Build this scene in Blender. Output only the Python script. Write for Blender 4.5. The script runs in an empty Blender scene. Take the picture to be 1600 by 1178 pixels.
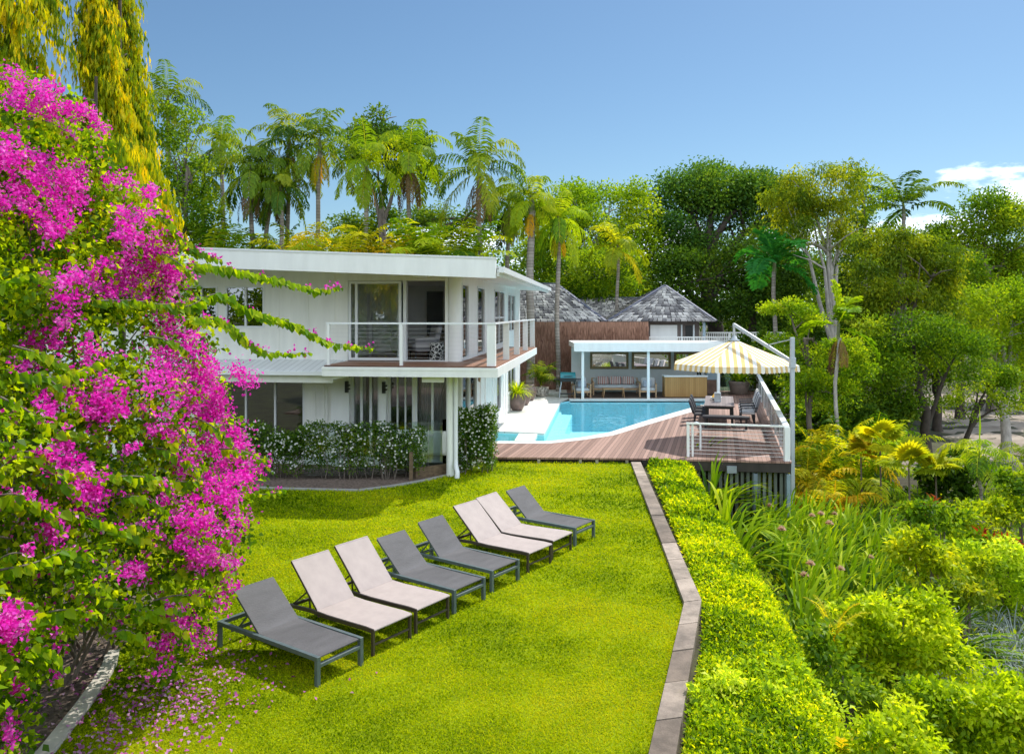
import bpy, bmesh, math, random
import numpy as np
from mathutils import Vector, Matrix
from mathutils.geometry import tessellate_polygon

S = bpy.context.scene
COL = S.collection
R = math.radians
# ---------------------------------------------------------------- camera
H, F, HOR = 4.2, 1250.0, 488.0          # eye height (m), focal length and horizon row in photo pixels
cam_d = bpy.data.cameras.new('camera')
cam = bpy.data.objects.new('camera', cam_d)
COL.objects.link(cam)
cam.location = (0, 0, H)
cam.rotation_euler = (R(90), 0, 0)
cam_d.sensor_width = 36
cam_d.lens = 36 * F / 1600
cam_d.shift_y = -(589 - HOR) / 1600
cam_d.clip_start = 0.1
cam_d.clip_end = 3000
S.camera = cam
# ---------------------------------------------------------------- light
SUN_AZ, SUN_EL = R(39.5), R(51.7)       # azimuth from +Y towards +X
w = bpy.data.worlds.new('World'); S.world = w; w.use_nodes = True
nt = w.node_tree; nt.nodes.clear()
def wn(t): return nt.nodes.new(t)
out = wn('ShaderNodeOutputWorld'); bg = wn('ShaderNodeBackground')
sky = wn('ShaderNodeTexSky'); sky.sky_type = 'NISHITA'; sky.sun_disc = False
sky.sun_elevation = SUN_EL; sky.sun_rotation = SUN_AZ
sky.air_density = 1.0; sky.dust_density = 0.4; sky.ozone_density = 4.0
bg.inputs['Strength'].default_value = 0.10
# cumulus low over the horizon, by direction
tc = wn('ShaderNodeTexCoord'); sp = wn('ShaderNodeSeparateXYZ'); nt.links.new(tc.outputs['Generated'], sp.inputs[0])
mp = wn('ShaderNodeMapping'); mp.inputs['Scale'].default_value = (1, 1, 2.6); nt.links.new(tc.outputs['Generated'], mp.inputs[0])
nz = wn('ShaderNodeTexNoise'); nz.inputs['Scale'].default_value = 7.0; nz.inputs['Detail'].default_value = 9; nz.inputs['Roughness'].default_value = 0.56
nt.links.new(mp.outputs[0], nz.inputs['Vector'])
def wmath(op, a, b=None, clamp=False):
    m = wn('ShaderNodeMath'); m.operation = op; m.use_clamp = clamp
    for i, v in enumerate((a, b)):
        if v is None: continue
        if isinstance(v, (int, float)): m.inputs[i].default_value = v
        else: nt.links.new(v, m.inputs[i])
    return m.outputs[0]
def wramp(src, lo, hi, a=0.0, b=1.0):
    m = wn('ShaderNodeMapRange'); m.interpolation_type = 'SMOOTHSTEP'; nt.links.new(src, m.inputs['Value'])
    m.inputs['From Min'].default_value = lo; m.inputs['From Max'].default_value = hi
    m.inputs['To Min'].default_value = a; m.inputs['To Max'].default_value = b
    return m.outputs[0]
xr = wramp(sp.outputs['X'], 0.38, 0.54, 0, .98)                 # banks to the right of the view
low = wramp(sp.outputs['Z'], 0.12, 0.21, 1, 0)           # thin out with height
lowL = wramp(sp.outputs['Z'], 0.09, 0.15, 1, 0)
bank = wmath('MAXIMUM', wmath('MULTIPLY', xr, low), wmath('MULTIPLY', lowL, 0.88))
rear_fill = wramp(sp.outputs['Y'], -0.25, 0.2, 1, 0)          # bright cloud added out of view as fill light for shaded walls
bank = wmath('MAXIMUM', bank, wmath('MULTIPLY', rear_fill, 1.3))
dens = wmath('ADD', nz.outputs['Fac'], wmath('MULTIPLY', wmath('SUBTRACT', bank, 1.0), 0.34))
cov = wramp(dens, 0.44, 0.53)
shade = wramp(dens, 0.45, 0.75, 0.93, 1.05)
mix = wn('ShaderNodeMixRGB'); nt.links.new(cov, mix.inputs[0])
st_ = wn('ShaderNodeMixRGB'); st_.blend_type = 'MULTIPLY'; st_.inputs[0].default_value = 1; st_.inputs[2].default_value = (0.645, 0.735, 0.735, 1)
nt.links.new(sky.outputs[0], st_.inputs[1]); nt.links.new(st_.outputs[0], mix.inputs[1])
cl = wn('ShaderNodeMixRGB'); cl.blend_type = 'MULTIPLY'; cl.inputs[0].default_value = 1; cl.inputs[1].default_value = (10.6, 12.0, 13.6, 1)
nt.links.new(shade, cl.inputs[2]); nt.links.new(cl.outputs[0], mix.inputs[2])
nt.links.new(mix.outputs[0], bg.inputs['Color']); nt.links.new(bg.outputs[0], out.inputs[0])

sl = bpy.data.lights.new('sun', 'SUN'); sl.energy = 3.4; sl.angle = R(0.53); sl.color = (1.0, 0.95, 0.86)
so = bpy.data.objects.new('sun', sl); COL.objects.link(so)
sd = Vector((math.sin(SUN_AZ) * math.cos(SUN_EL), math.cos(SUN_AZ) * math.cos(SUN_EL), math.sin(SUN_EL)))
so.rotation_euler = sd.to_track_quat('Z', 'Y').to_euler(); so.location = (30, 40, 60)
S.view_settings.view_transform = 'Standard'; S.view_settings.look = 'None'
S.view_settings.exposure = 0.65; S.view_settings.gamma = 1.0; S.view_settings.use_curve_mapping = False
cy = S.cycles
cy.max_bounces = 7; cy.diffuse_bounces = 5; cy.glossy_bounces = 3; cy.transmission_bounces = 4; cy.transparent_max_bounces = 10
cy.use_denoising = True; cy.caustics_reflective = False; cy.caustics_refractive = False

# ---------------------------------------------------------------- helpers
def G(px, py, z=0.0):
    """photo pixel on the horizontal level z -> world point"""
    Y = (H - z) * F / (py - HOR)
    return Vector(((px - 800) * Y / F, Y, z))
def D(px, py, Y):
    return Vector(((px - 800) * Y / F, Y, H - (py - HOR) * Y / F))
def tag(o, label=None, cat=None, group=None, kind=None):
    if label: o['label'] = label
    if cat: o['category'] = cat
    if group: o['group'] = group
    if kind: o['kind'] = kind
    return o
def empty(name, loc=(0, 0, 0), rz=0.0, label=None, cat=None, group=None):
    o = bpy.data.objects.new(name, None); COL.objects.link(o)
    o.location = loc; o.rotation_euler = (0, 0, rz); o.empty_display_size = 0.2
    return tag(o, label, cat, group)
def link(name, me, parent=None, loc=None, rz=None):
    o = bpy.data.objects.new(name, me); COL.objects.link(o)
    if parent: o.parent = parent
    if loc is not None: o.location = loc
    if rz is not None: o.rotation_euler = (0, 0, rz)
    return o
def copy_tree(o, parent=None):
    c = o.copy(); COL.objects.link(c)
    if parent: c.parent = parent
    for ch in list(o.children): copy_tree(ch, c)
    return c
class MB:
    def __init__(s): s.v = []; s.f = []; s.m = []; s.sm = []
    def add(s, vs, fs, mi=0, smooth=False):
        n = len(s.v); s.v += [tuple(p) for p in vs]
        for f in fs: s.f.append([i + n for i in f]); s.m.append(mi); s.sm.append(smooth)
        return s
    def box(s, x0, x1, y0, y1, z0, z1, mi=0):
        vs = [(x0,y0,z0),(x1,y0,z0),(x1,y1,z0),(x0,y1,z0),(x0,y0,z1),(x1,y0,z1),(x1,y1,z1),(x0,y1,z1)]
        return s.add(vs, [(0,3,2,1),(4,5,6,7),(0,1,5,4),(1,2,6,5),(2,3,7,6),(3,0,4,7)], mi)
    def obox(s, M, sx, sy, sz, mi=0):
        vs = [M @ Vector((a*sx/2, b*sy/2, c*sz/2)) for c in (-1,1) for a,b in ((-1,-1),(1,-1),(1,1),(-1,1))]
        return s.add(vs, [(0,3,2,1),(4,5,6,7),(0,1,5,4),(1,2,6,5),(2,3,7,6),(3,0,4,7)], mi)
    def bar(s, a, b, wd, ht, mi=0, up=(0,0,1)):
        a = Vector(a); b = Vector(b); d = (b - a); L = d.length; d.normalize()
        u = Vector(up)
        if abs(d.dot(u)) > 0.98: u = Vector((0,1,0))
        x = d.cross(u).normalized(); z = x.cross(d)
        M = Matrix((x, d, z)).transposed().to_4x4(); M.translation = (a + b) / 2
        return s.obox(M, wd, L, ht, mi)
    def prism(s, poly, z0, z1, mi=0, side=None):
        """poly: ccw list of (x,y); any simple polygon"""
        n = len(poly); p3 = [Vector((p[0], p[1], 0)) for p in poly]
        tr = tessellate_polygon([p3])
        top = [(p[0], p[1], z1) for p in poly]; bot = [(p[0], p[1], z0) for p in poly]
        fs = []
        for t in tr:
            a, b, c = (p3[i] for i in t)
            if (b - a).cross(c - a).z < 0: t = (t[0], t[2], t[1])
            fs.append(tuple(t)); fs.append(tuple(i + n for i in reversed(t)))
        area = sum(poly[i][0]*poly[(i+1)%n][1] - poly[(i+1)%n][0]*poly[i][1] for i in range(n))
        s.add(top + bot, fs, mi)
        sf = [(i, i+n, (i+1)%n+n, (i+1)%n) if area > 0 else (i, (i+1)%n, (i+1)%n+n, i+n) for i in range(n)]
        return s.add(top + bot, sf, mi if side is None else side)
    def sheet(s, poly, z, mi=0):
        p3 = [Vector((p[0], p[1], 0)) for p in poly]; fs = []
        for t in tessellate_polygon([p3]):
            a, b, c = (p3[i] for i in t)
            fs.append(tuple(t) if (b - a).cross(c - a).z > 0 else (t[0], t[2], t[1]))
        return s.add([(p[0], p[1], z) for p in poly], fs, mi)
    def tube(s, pts, rad, sides=8, mi=0, cap=True, smooth=True):
        pts = [Vector(p) for p in pts]; n = len(pts)
        if not hasattr(rad, '__len__'): rad = [rad] * n
        vs = []; prev = None
        for i, p in enumerate(pts):
            t = (pts[min(i+1, n-1)] - pts[max(i-1, 0)]).normalized()
            u = prev if prev is not None else (Vector((1,0,0)) if abs(t.x) < 0.9 else Vector((0,1,0)))
            x = (u - t * u.dot(t)).normalized(); y = t.cross(x); prev = x
            for k in range(sides):
                a = 2*math.pi*k/sides
                vs.append(p + (x*math.cos(a) + y*math.sin(a)) * rad[i])
        fs = [(i*sides+k, i*sides+(k+1)%sides, (i+1)*sides+(k+1)%sides, (i+1)*sides+k) for i in range(n-1) for k in range(sides)]
        s.add(vs, fs, mi, smooth)
        if cap: s.add(vs[:sides], [tuple(reversed(range(sides)))], mi); s.add(vs[-sides:], [tuple(range(sides))], mi)
        return s
    def lathe(s, prof, c=(0,0,0), sides=24, mi=0):
        vs = []; n = len(prof)
        for r, z in prof:
            for k in range(sides):
                a = 2*math.pi*k/sides; vs.append((c[0]+r*math.cos(a), c[1]+r*math.sin(a), c[2]+z))
        fs = [(i*sides+k, i*sides+(k+1)%sides, (i+1)*sides+(k+1)%sides, (i+1)*sides+k) for i in range(n-1) for k in range(sides)]
        s.add(vs, fs, mi, True)
        return s
    def soft(s, x0, x1, y0, y1, z0, z1, r=0.05, mi=0, puff=0.0):
        """cushion: a box with rounded edges and a slightly swollen top"""
        n = 9; vs = []; fs = []
        def coord(t, a, b): return a + (b - a) * t
        N = 8; grid = {}
        cx, cy, cz = (x0+x1)/2, (y0+y1)/2, (z0+z1)/2; hx, hy, hz = (x1-x0)/2, (y1-y0)/2, (z1-z0)/2
        bm = bmesh.new(); bmesh.ops.create_cube(bm, size=2); bmesh.ops.subdivide_edges(bm, edges=bm.edges[:], cuts=5, use_grid_fill=True)
        for v in bm.verts:
            p = Vector((v.co.x*hx, v.co.y*hy, v.co.z*hz))
            q = Vector((max(-hx+r, min(hx-r, p.x)), max(-hy+r, min(hy-r, p.y)), max(-hz+r, min(hz-r, p.z))))
            d = p - q
            if d.length > 1e-6: d = d.normalized() * r
            v.co = q + d
            f = (1-(p.x/hx)**2) * (1-(p.y/hy)**2) if puff >= 0 else 0
            v.co.z += (1 if p.z > 0 else -0.4) * puff * f * abs(p.z/hz)
            v.co += Vector((cx, cy, cz))
        bm.verts.index_update()
        s.add([v.co[:] for v in bm.verts], [[v.index for v in f.verts] for f in bm.faces], mi, True); bm.free()
        return s
    def xform(s, M, start=0):
        s.v[start:] = [tuple(M @ Vector(p)) for p in s.v[start:]]; return s
    def build(s, name, mats, parent=None, bevel=0.0, loc=None, rz=None):
        me = bpy.data.meshes.new(name); me.from_pydata(s.v, [], s.f)
        mats = mats if isinstance(mats, (list, tuple)) else [mats]
        for m in mats: me.materials.append(m)
        me.polygons.foreach_set('material_index', s.m); me.polygons.foreach_set('use_smooth', s.sm)
        me.update()
        o = link(name, me, parent, loc, rz)
        if bevel:
            b = o.modifiers.new('bevel', 'BEVEL'); b.width = bevel; b.segments = 2; b.limit_method = 'ANGLE'
        return o
def box(name, m, parent, *a, bevel=0.0):
    return MB().box(*a).build(name, m, parent, bevel)

# ---------------------------------------------------------------- materials
def hexc(r, g, b):
    f = lambda c: (c/255/12.92) if c/255 <= 0.04045 else ((c/255+0.055)/1.055)**2.4
    return (f(r), f(g), f(b), 1)
def newmat(name):
    m = bpy.data.materials.new(name); m.use_nodes = True; t = m.node_tree; t.nodes.clear()
    o = t.nodes.new('ShaderNodeOutputMaterial'); return m, t, o
def M_(name, col, rough=0.6, vary=0.12, scale=3.0, bump=0.0, bscale=None, metal=0.0, spec=0.5, stretch=(1,1,1), rot=(0,0,0), detail=5, col2=None, thr=None):
    m, t, o = newmat(name); N = t.nodes.new; L = t.links.new
    p = N('ShaderNodeBsdfPrincipled'); L(p.outputs[0], o.inputs[0])
    p.inputs['Roughness'].default_value = rough; p.inputs['Metallic'].default_value = metal
    p.inputs['Specular IOR Level'].default_value = spec
    c = Vector(col[:3])
    tcn = N('ShaderNodeTexCoord'); mpn = N('ShaderNodeMapping'); mpn.inputs['Scale'].default_value = stretch; mpn.inputs['Rotation'].default_value = rot
    L(tcn.outputs['Object'], mpn.inputs[0])
    n = N('ShaderNodeTexNoise'); n.inputs['Scale'].default_value = scale; n.inputs['Detail'].default_value = detail; n.inputs['Roughness'].default_value = 0.6
    L(mpn.outputs[0], n.inputs['Vector'])
    r = N('ShaderNodeValToRGB'); L(n.outputs['Fac'], r.inputs[0])
    lo, hi = thr or (0.3, 0.7)
    r.color_ramp.elements[0].position = lo; r.color_ramp.elements[1].position = hi
    a = c * (1 - vary); b = Vector(col2[:3]) if col2 else c * (1 + vary)
    r.color_ramp.elements[0].color = (*a, 1); r.color_ramp.elements[1].color = (*b, 1)
    L(r.outputs[0], p.inputs['Base Color'])
    if bump:
        n2 = N('ShaderNodeTexNoise'); n2.inputs['Scale'].default_value = bscale or scale * 4; n2.inputs['Detail'].default_value = 4
        L(mpn.outputs[0], n2.inputs['Vector'])
        b_ = N('ShaderNodeBump'); b_.inputs['Strength'].default_value = bump; b_.inputs['Distance'].default_value = 0.02
        L(n2.outputs['Fac'], b_.inputs['Height']); L(b_.outputs[0], p.inputs['Normal'])
    return m
def stripes(name, cols, width, axis='X', rough=0.7, gap=None, rot=0.0, vary=0.15, bump=0.5, grain=None):
    """bands across one axis: boards, battens, striped cloth"""
    m, t, o = newmat(name); N = t.nodes.new; L = t.links.new
    p = N('ShaderNodeBsdfPrincipled'); L(p.outputs[0], o.inputs[0]); p.inputs['Roughness'].default_value = rough
    tcn = N('ShaderNodeTexCoord'); mpn = N('ShaderNodeMapping'); mpn.inputs['Rotation'].default_value = (0, 0, rot)
    L(tcn.outputs['Object'], mpn.inputs[0]); s_ = N('ShaderNodeSeparateXYZ'); L(mpn.outputs[0], s_.inputs[0])
    def mt(op, a, b=None):
        k = N('ShaderNodeMath'); k.operation = op
        for i, v in enumerate((a, b)):
            if v is None: continue
            if isinstance(v, (int, float)): k.inputs[i].default_value = v
            else: L(v, k.inputs[i])
        return k.outputs[0]
    u = mt('DIVIDE', s_.outputs[axis], width); fl = mt('FLOOR', u); fr = mt('FRACT', u)
    if gap is None:      # alternating colours
        k = mt('MODULO', mt('ABSOLUTE', fl), len(cols)); k = mt('DIVIDE', mt('ADD', k, 0.5), len(cols))
        r = N('ShaderNodeValToRGB'); r.color_ramp.interpolation = 'CONSTANT'; L(k, r.inputs[0])
        e = r.color_ramp.elements
        while len(e) < len(cols): e.new(1.0)
        for i, c in enumerate(cols): e[i].position = i / len(cols); e[i].color = c
        L(r.outputs[0], p.inputs['Base Color'])
    else:                # boards with a dark joint and a tone of their own
        wnn = N('ShaderNodeTexWhiteNoise'); wnn.noise_dimensions = '1D'; L(fl, wnn.inputs['W'])
        gr = N('ShaderNodeTexNoise'); gr.inputs['Scale'].default_value = 6; gr.inputs['Detail'].default_value = 6
        m2 = N('ShaderNodeMapping'); m2.inputs['Scale'].default_value = grain or (1, 1, 1); L(tcn.outputs['Object'], m2.inputs[0]); L(m2.outputs[0], gr.inputs['Vector'])
        f = mt('ADD', mt('MULTIPLY', wnn.outputs['Value'], 0.55), mt('MULTIPLY', gr.outputs['Fac'], 0.55))
        r = N('ShaderNodeValToRGB'); L(f, r.inputs[0])
        r.color_ramp.elements[0].position = 0.15; r.color_ramp.elements[1].position = 0.95
        r.color_ramp.elements[0].color = cols[0]; r.color_ramp.elements[1].color = cols[1]
        j = mt('LESS_THAN', fr, gap)
        mx = N('ShaderNodeMixRGB'); L(j, mx.inputs[0]); L(r.outputs[0], mx.inputs[1]); mx.inputs[2].default_value = cols[2] if len(cols) > 2 else (0.01, 0.008, 0.006, 1)
        L(mx.outputs[0], p.inputs['Base Color'])
    return m
GAIN = (2.0, 2.1, 1.2)
def leafm(name, cols, trans=0.48, rough=0.45, gloss=0.007, thue=None, gain=GAIN):
    """foliage: each leaf's own tone by its 'tint', light passing through"""
    m, t, o = newmat(name); N = t.nodes.new; L = t.links.new
    at = N('ShaderNodeAttribute'); at.attribute_name = 'tint'
    r = N('ShaderNodeValToRGB'); L(at.outputs['Fac'], r.inputs[0]); e = r.color_ramp.elements
    while len(e) < len(cols): e.new(1.0)
    for i, c in enumerate(cols): e[i].position = i / (len(cols) - 1); e[i].color = (*[min(.82, a * b) for a, b in zip(c[:3], gain)], 1)
    d = N('ShaderNodeBsdfDiffuse'); L(r.outputs[0], d.inputs[0])
    tr = N('ShaderNodeBsdfTranslucent')
    br = N('ShaderNodeMixRGB'); br.blend_type = 'MULTIPLY'; br.inputs[0].default_value = 1; L(r.outputs[0], br.inputs[1]); br.inputs[2].default_value = (*(thue or (1.8, 1.65, 0.5)), 1)
    L(br.outputs[0], tr.inputs[0])
    mx = N('ShaderNodeMixShader'); mx.inputs[0].default_value = trans; L(d.outputs[0], mx.inputs[1]); L(tr.outputs[0], mx.inputs[2])
    g = N('ShaderNodeBsdfGlossy'); g.inputs['Roughness'].default_value = rough; g.inputs['Color'].default_value = (0.9, 0.95, 1, 1)
    m2 = N('ShaderNodeMixShader'); m2.inputs[0].default_value = gloss; L(mx.outputs[0], m2.inputs[1]); L(g.outputs[0], m2.inputs[2])
    L(m2.outputs[0], o.inputs[0]); return m
def tintm(name, c0, c1, rough=0.8, mid=None, bump=0):
    m, t, o = newmat(name); N = t.nodes.new; L = t.links.new
    at = N('ShaderNodeAttribute'); at.attribute_name = 'tint'
    r = N('ShaderNodeValToRGB'); L(at.outputs['Fac'], r.inputs[0])
    r.color_ramp.elements[0].color = (*c0, 1); r.color_ramp.elements[1].color = (*c1, 1)
    if mid: q = r.color_ramp.elements.new(0.5); q.color = (*mid, 1)
    p = N('ShaderNodeBsdfPrincipled'); p.inputs['Roughness'].default_value = rough; L(p.outputs[0], o.inputs[0])
    if bump:      # weathered: blotches of grime over each block's own tone
        tcn = N('ShaderNodeTexCoord'); n = N('ShaderNodeTexNoise'); n.inputs['Scale'].default_value = 2.6; n.inputs['Detail'].default_value = 9; n.inputs['Roughness'].default_value = .7; L(tcn.outputs['Object'], n.inputs['Vector'])
        q = N('ShaderNodeMapRange'); L(n.outputs['Fac'], q.inputs['Value']); q.inputs['From Min'].default_value = .38; q.inputs['From Max'].default_value = .62; q.inputs['To Min'].default_value = .55; q.inputs['To Max'].default_value = 1.12
        mm = N('ShaderNodeMixRGB'); mm.blend_type = 'MULTIPLY'; mm.inputs[0].default_value = 1; L(r.outputs[0], mm.inputs[1]); L(q.outputs[0], mm.inputs[2]); L(mm.outputs[0], p.inputs['Base Color'])
        n2 = N('ShaderNodeTexNoise'); n2.inputs['Scale'].default_value = 40; L(tcn.outputs['Object'], n2.inputs['Vector']); b_ = N('ShaderNodeBump'); b_.inputs['Strength'].default_value = .5; b_.inputs['Distance'].default_value = .01; L(n2.outputs['Fac'], b_.inputs['Height']); L(b_.outputs[0], p.inputs['Normal'])
    else: L(r.outputs[0], p.inputs['Base Color'])
    return m
def glassm(name, tint=(0.8, 0.9, 0.9), refl=0.18, rough=0.0):
    m, t, o = newmat(name); N = t.nodes.new; L = t.links.new
    tr = N('ShaderNodeBsdfTransparent'); tr.inputs[0].default_value = (*tint, 1)
    g = N('ShaderNodeBsdfGlossy'); g.inputs['Roughness'].default_value = rough
    lw = N('ShaderNodeLayerWeight'); lw.inputs[0].default_value = 0.35
    mp_ = N('ShaderNodeMapRange'); L(lw.outputs['Fresnel'], mp_.inputs['Value']); mp_.inputs['To Min'].default_value = refl; mp_.inputs['To Max'].default_value = 1
    mx = N('ShaderNodeMixShader'); L(mp_.outputs[0], mx.inputs[0]); L(tr.outputs[0], mx.inputs[1]); L(g.outputs[0], mx.inputs[2]); L(mx.outputs[0], o.inputs[0])
    return m
white = M_('white_paint', (0.83, 0.84, 0.83), 0.45, 0.06, 1.6, stretch=(2, 2, .5))
whitew = M_('white_boards', (0.82, 0.82, 0.78), 0.5, 0.07, 1.5, stretch=(2.5, 2.5, .4), bump=0.1, bscale=12)
soffit = M_('soffit_paint', (0.82, 0.82, 0.80), 0.6, 0.03)
alum = M_('white_aluminium', (0.76, 0.78, 0.8), 0.35, 0.02)
greyw = M_('grey_room_wall', (0.80, 0.81, 0.82), 0.7, 0.05)
darkroom = M_('dark_room', (0.06, 0.065, 0.065), 0.8, 0.3)  # near-black colour standing in for the shade of unlit rooms
blackm = M_('black_metal', (0.015, 0.016, 0.018), 0.35, 0.1)
deckm = stripes('deck_boards', [(0.16, 0.082, 0.062, 1), (0.42, 0.255, 0.205, 1), (0.05, 0.025, 0.018, 1)], 0.115, 'X', 0.6, gap=0.09, grain=(5, .8, 1), rot=R(14.5))
balcm = stripes('balcony_boards', [(0.19, 0.085, 0.05, 1), (0.31, 0.15, 0.09, 1), (0.04, 0.02, 0.015, 1)], 0.12, 'Y', 0.55, gap=0.07, grain=(0.6, 12, 1))
pavem = stripes('white_paving', [(0.60, 0.585, 0.55, 1), (0.72, 0.70, 0.66, 1), (0.45, 0.44, 0.41, 1)], 1.6, 'Y', 0.65, gap=0.008, grain=(1, 1, 1))
copem = M_('white_coping', (0.72, 0.70, 0.67), 0.6, 0.06, 4)
glass = glassm('window_glass', (0.92, 0.95, 0.95), 0.10)
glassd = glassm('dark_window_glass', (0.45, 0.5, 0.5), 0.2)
glassf = glassm('fence_glass', (0.86, 0.93, 0.92), 0.05)
mirrorm = M_('mirror_silver', (0.9, 0.9, 0.9), 0.01, 0.0, metal=1.0)
teak = M_('teak', (0.42, 0.25, 0.12), 0.55, 0.25, 2, stretch=(1, 6, 6))
teakl = M_('pale_teak', (0.50, 0.33, 0.19), 0.6, 0.2, 3, stretch=(1, 6, 6))
bark = M_('grey_bark', (0.16, 0.13, 0.105), 0.9, 0.45, 3, bump=0.8, bscale=9, stretch=(3, 3, 0.7))
barkl = M_('pale_bark', (0.36, 0.33, 0.30), 0.9, 0.35, 3, bump=0.5, bscale=9, stretch=(2, 2, 0.8))
barkd = M_('dark_bark', (0.06, 0.045, 0.035), 0.9, 0.4, 3, bump=0.8, bscale=9)
palmbark = stripes('palm_bark', [(0.20, 0.17, 0.145, 1), (0.36, 0.32, 0.28, 1), (0.13, 0.11, 0.09, 1)], 0.16, 'Z', 0.9, gap=0.14, grain=(4, 4, 1))
# ---------------------------------------------------------------- foliage meshes
def unit(a): return a / np.maximum(np.linalg.norm(a, axis=-1, keepdims=True), 1e-9)
def fill_mesh(me, V, quads, mats, tint, midx):
    nf = len(quads); k = quads.shape[1]
    me.vertices.add(len(V)); me.vertices.foreach_set('co', V.astype(np.float32).ravel())
    me.loops.add(nf * k); me.loops.foreach_set('vertex_index', quads.astype(np.int32).ravel())
    me.polygons.add(nf); me.polygons.foreach_set('loop_start', np.arange(0, nf * k, k, dtype=np.int32))
    for m in mats: me.materials.append(m)
    if midx is not None: me.polygons.foreach_set('material_index', midx.astype(np.int32))
    me.update(calc_edges=True)
    at = me.attributes.new('tint', 'FLOAT', 'FACE'); at.data.foreach_set('value', tint.astype(np.float32))
    return me
def leafmesh(name, P, Dv, Nv, L, W, tint, mats, midx=None, heart=False, fold=0.28, curl=0.12):
    P = np.asarray(P, float); n = len(P)
    Dv = unit(np.asarray(Dv, float)); Sv = unit(np.cross(Dv, np.asarray(Nv, float))); Nv = np.cross(Sv, Dv)
    L = np.broadcast_to(L, (n,))[:, None]; W = np.broadcast_to(W, (n,))[:, None]
    me = bpy.data.meshes.new(name)
    mats = mats if isinstance(mats, (list, tuple)) else [mats]
    tint = np.broadcast_to(tint, (n,))
    if heart:
        V = np.stack([P, P + Dv*L*.18 + Sv*W*.5 + Nv*W*fold, P + Dv*L*.6 + Sv*W*.36 + Nv*W*fold*.6, P + Dv*L - Nv*L*curl,
                      P + Dv*L*.6 - Sv*W*.36 + Nv*W*fold*.6, P + Dv*L*.18 - Sv*W*.5 + Nv*W*fold], 1).reshape(-1, 3)
        b = np.arange(n)[:, None] * 6
        q = np.concatenate([b + np.array([[0, 1, 2, 3]]), b + np.array([[0, 3, 4, 5]])], 1).reshape(-1, 4)
        return fill_mesh(me, V, q, mats, np.repeat(tint, 2), None if midx is None else np.repeat(midx, 2))
    V = np.stack([P, P + Dv*L*.45 + Sv*W*.5 + Nv*W*fold, P + Dv*L - Nv*L*curl, P + Dv*L*.45 - Sv*W*.5 + Nv*W*fold], 1).reshape(-1, 3)
    q = np.arange(4 * n).reshape(-1, 4)
    return fill_mesh(me, V, q, mats, tint, midx)
class Leaves:
    """collects leaf sets before they are linked as one mesh"""
    def __init__(s): s.a = []
    def add(s, P, Dv, Nv, L, W, tint, mi=0):
        n = len(P); f = lambda v: np.broadcast_to(np.asarray(v, float), (n,)).copy()
        s.a.append((np.asarray(P, float), np.asarray(Dv, float), np.asarray(Nv, float), f(L), f(W), f(tint), np.full(n, mi))); return s
    def mesh(s, name, mats, **k):
        c = [np.concatenate(x) for x in zip(*s.a)]
        return leafmesh(name, c[0], c[1], c[2], c[3], c[4], c[5], mats, c[6], **k)
def rdir(rng, n): return unit(rng.normal(size=(n, 3)))
def clumps(rng, C, rc, nleaf, L, W, flat=0.7, droop=0.0, up=0.6, tb=None, spread=1.0, out=0.8):
    """leaf clusters at centres C: leaves radiate from each centre, faces turned upward"""
    m = len(C); n = m * nleaf
    rc = np.repeat(np.broadcast_to(rc, (m,)), nleaf)[:, None]
    u = rdir(rng, n); r = rng.random((n, 1)) ** 0.45
    off = u * r * rc * spread; off[:, 2] *= flat
    P = np.repeat(C, nleaf, 0) + off
    Dv = unit(u * out + rng.normal(size=(n, 3)) * 0.45 + np.array([0, 0, -droop]))
    Nv = rng.normal(size=(n, 3)) * 0.55 + u * 0.35 + np.array([0, 0, up])
    s = rng.uniform(0.7, 1.25, n)
    ct = rng.random(m) if tb is None else tb
    tint = np.clip(np.repeat(ct, nleaf) * 0.72 + rng.random(n) * 0.28, 0, 1)
    return P, Dv, Nv, L * s, W * s, tint
def blob_centers(rng, blobs, n, inner=0.55, ret=False, wmul=None):
    """points biased to the skin of a set of ellipsoids (x,y,z,rx,ry,rz)"""
    B = np.array(blobs, float); wgt = (B[:, 3]*B[:, 4] + B[:, 4]*B[:, 5] + B[:, 3]*B[:, 5]); wgt = wgt * (1 if wmul is None else wmul); wgt /= wgt.sum()
    k = rng.choice(len(B), n, p=wgt); u = rdir(rng, n)
    u[:, 2] = np.where((u[:, 2] < -0.35) & (rng.random(n) < .6), -u[:, 2], u[:, 2])
    r = inner + (1 - inner) * rng.random((n, 1)) ** 0.6
    P = B[k, :3] + u * r * B[k, 3:6]
    return (P, k) if ret else P
def crown_mesh(name, seed, blobs, n, rc, nleaf, L, W, mat, **k):
    rng = np.random.default_rng(seed); inner = k.pop('inner', 0.5)
    C = blob_centers(rng, blobs, n, inner)
    return leafmesh(name, *clumps(rng, C, rng.uniform(0.7, 1.3, n) * rc, nleaf, L, W, **k), mat)
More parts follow.
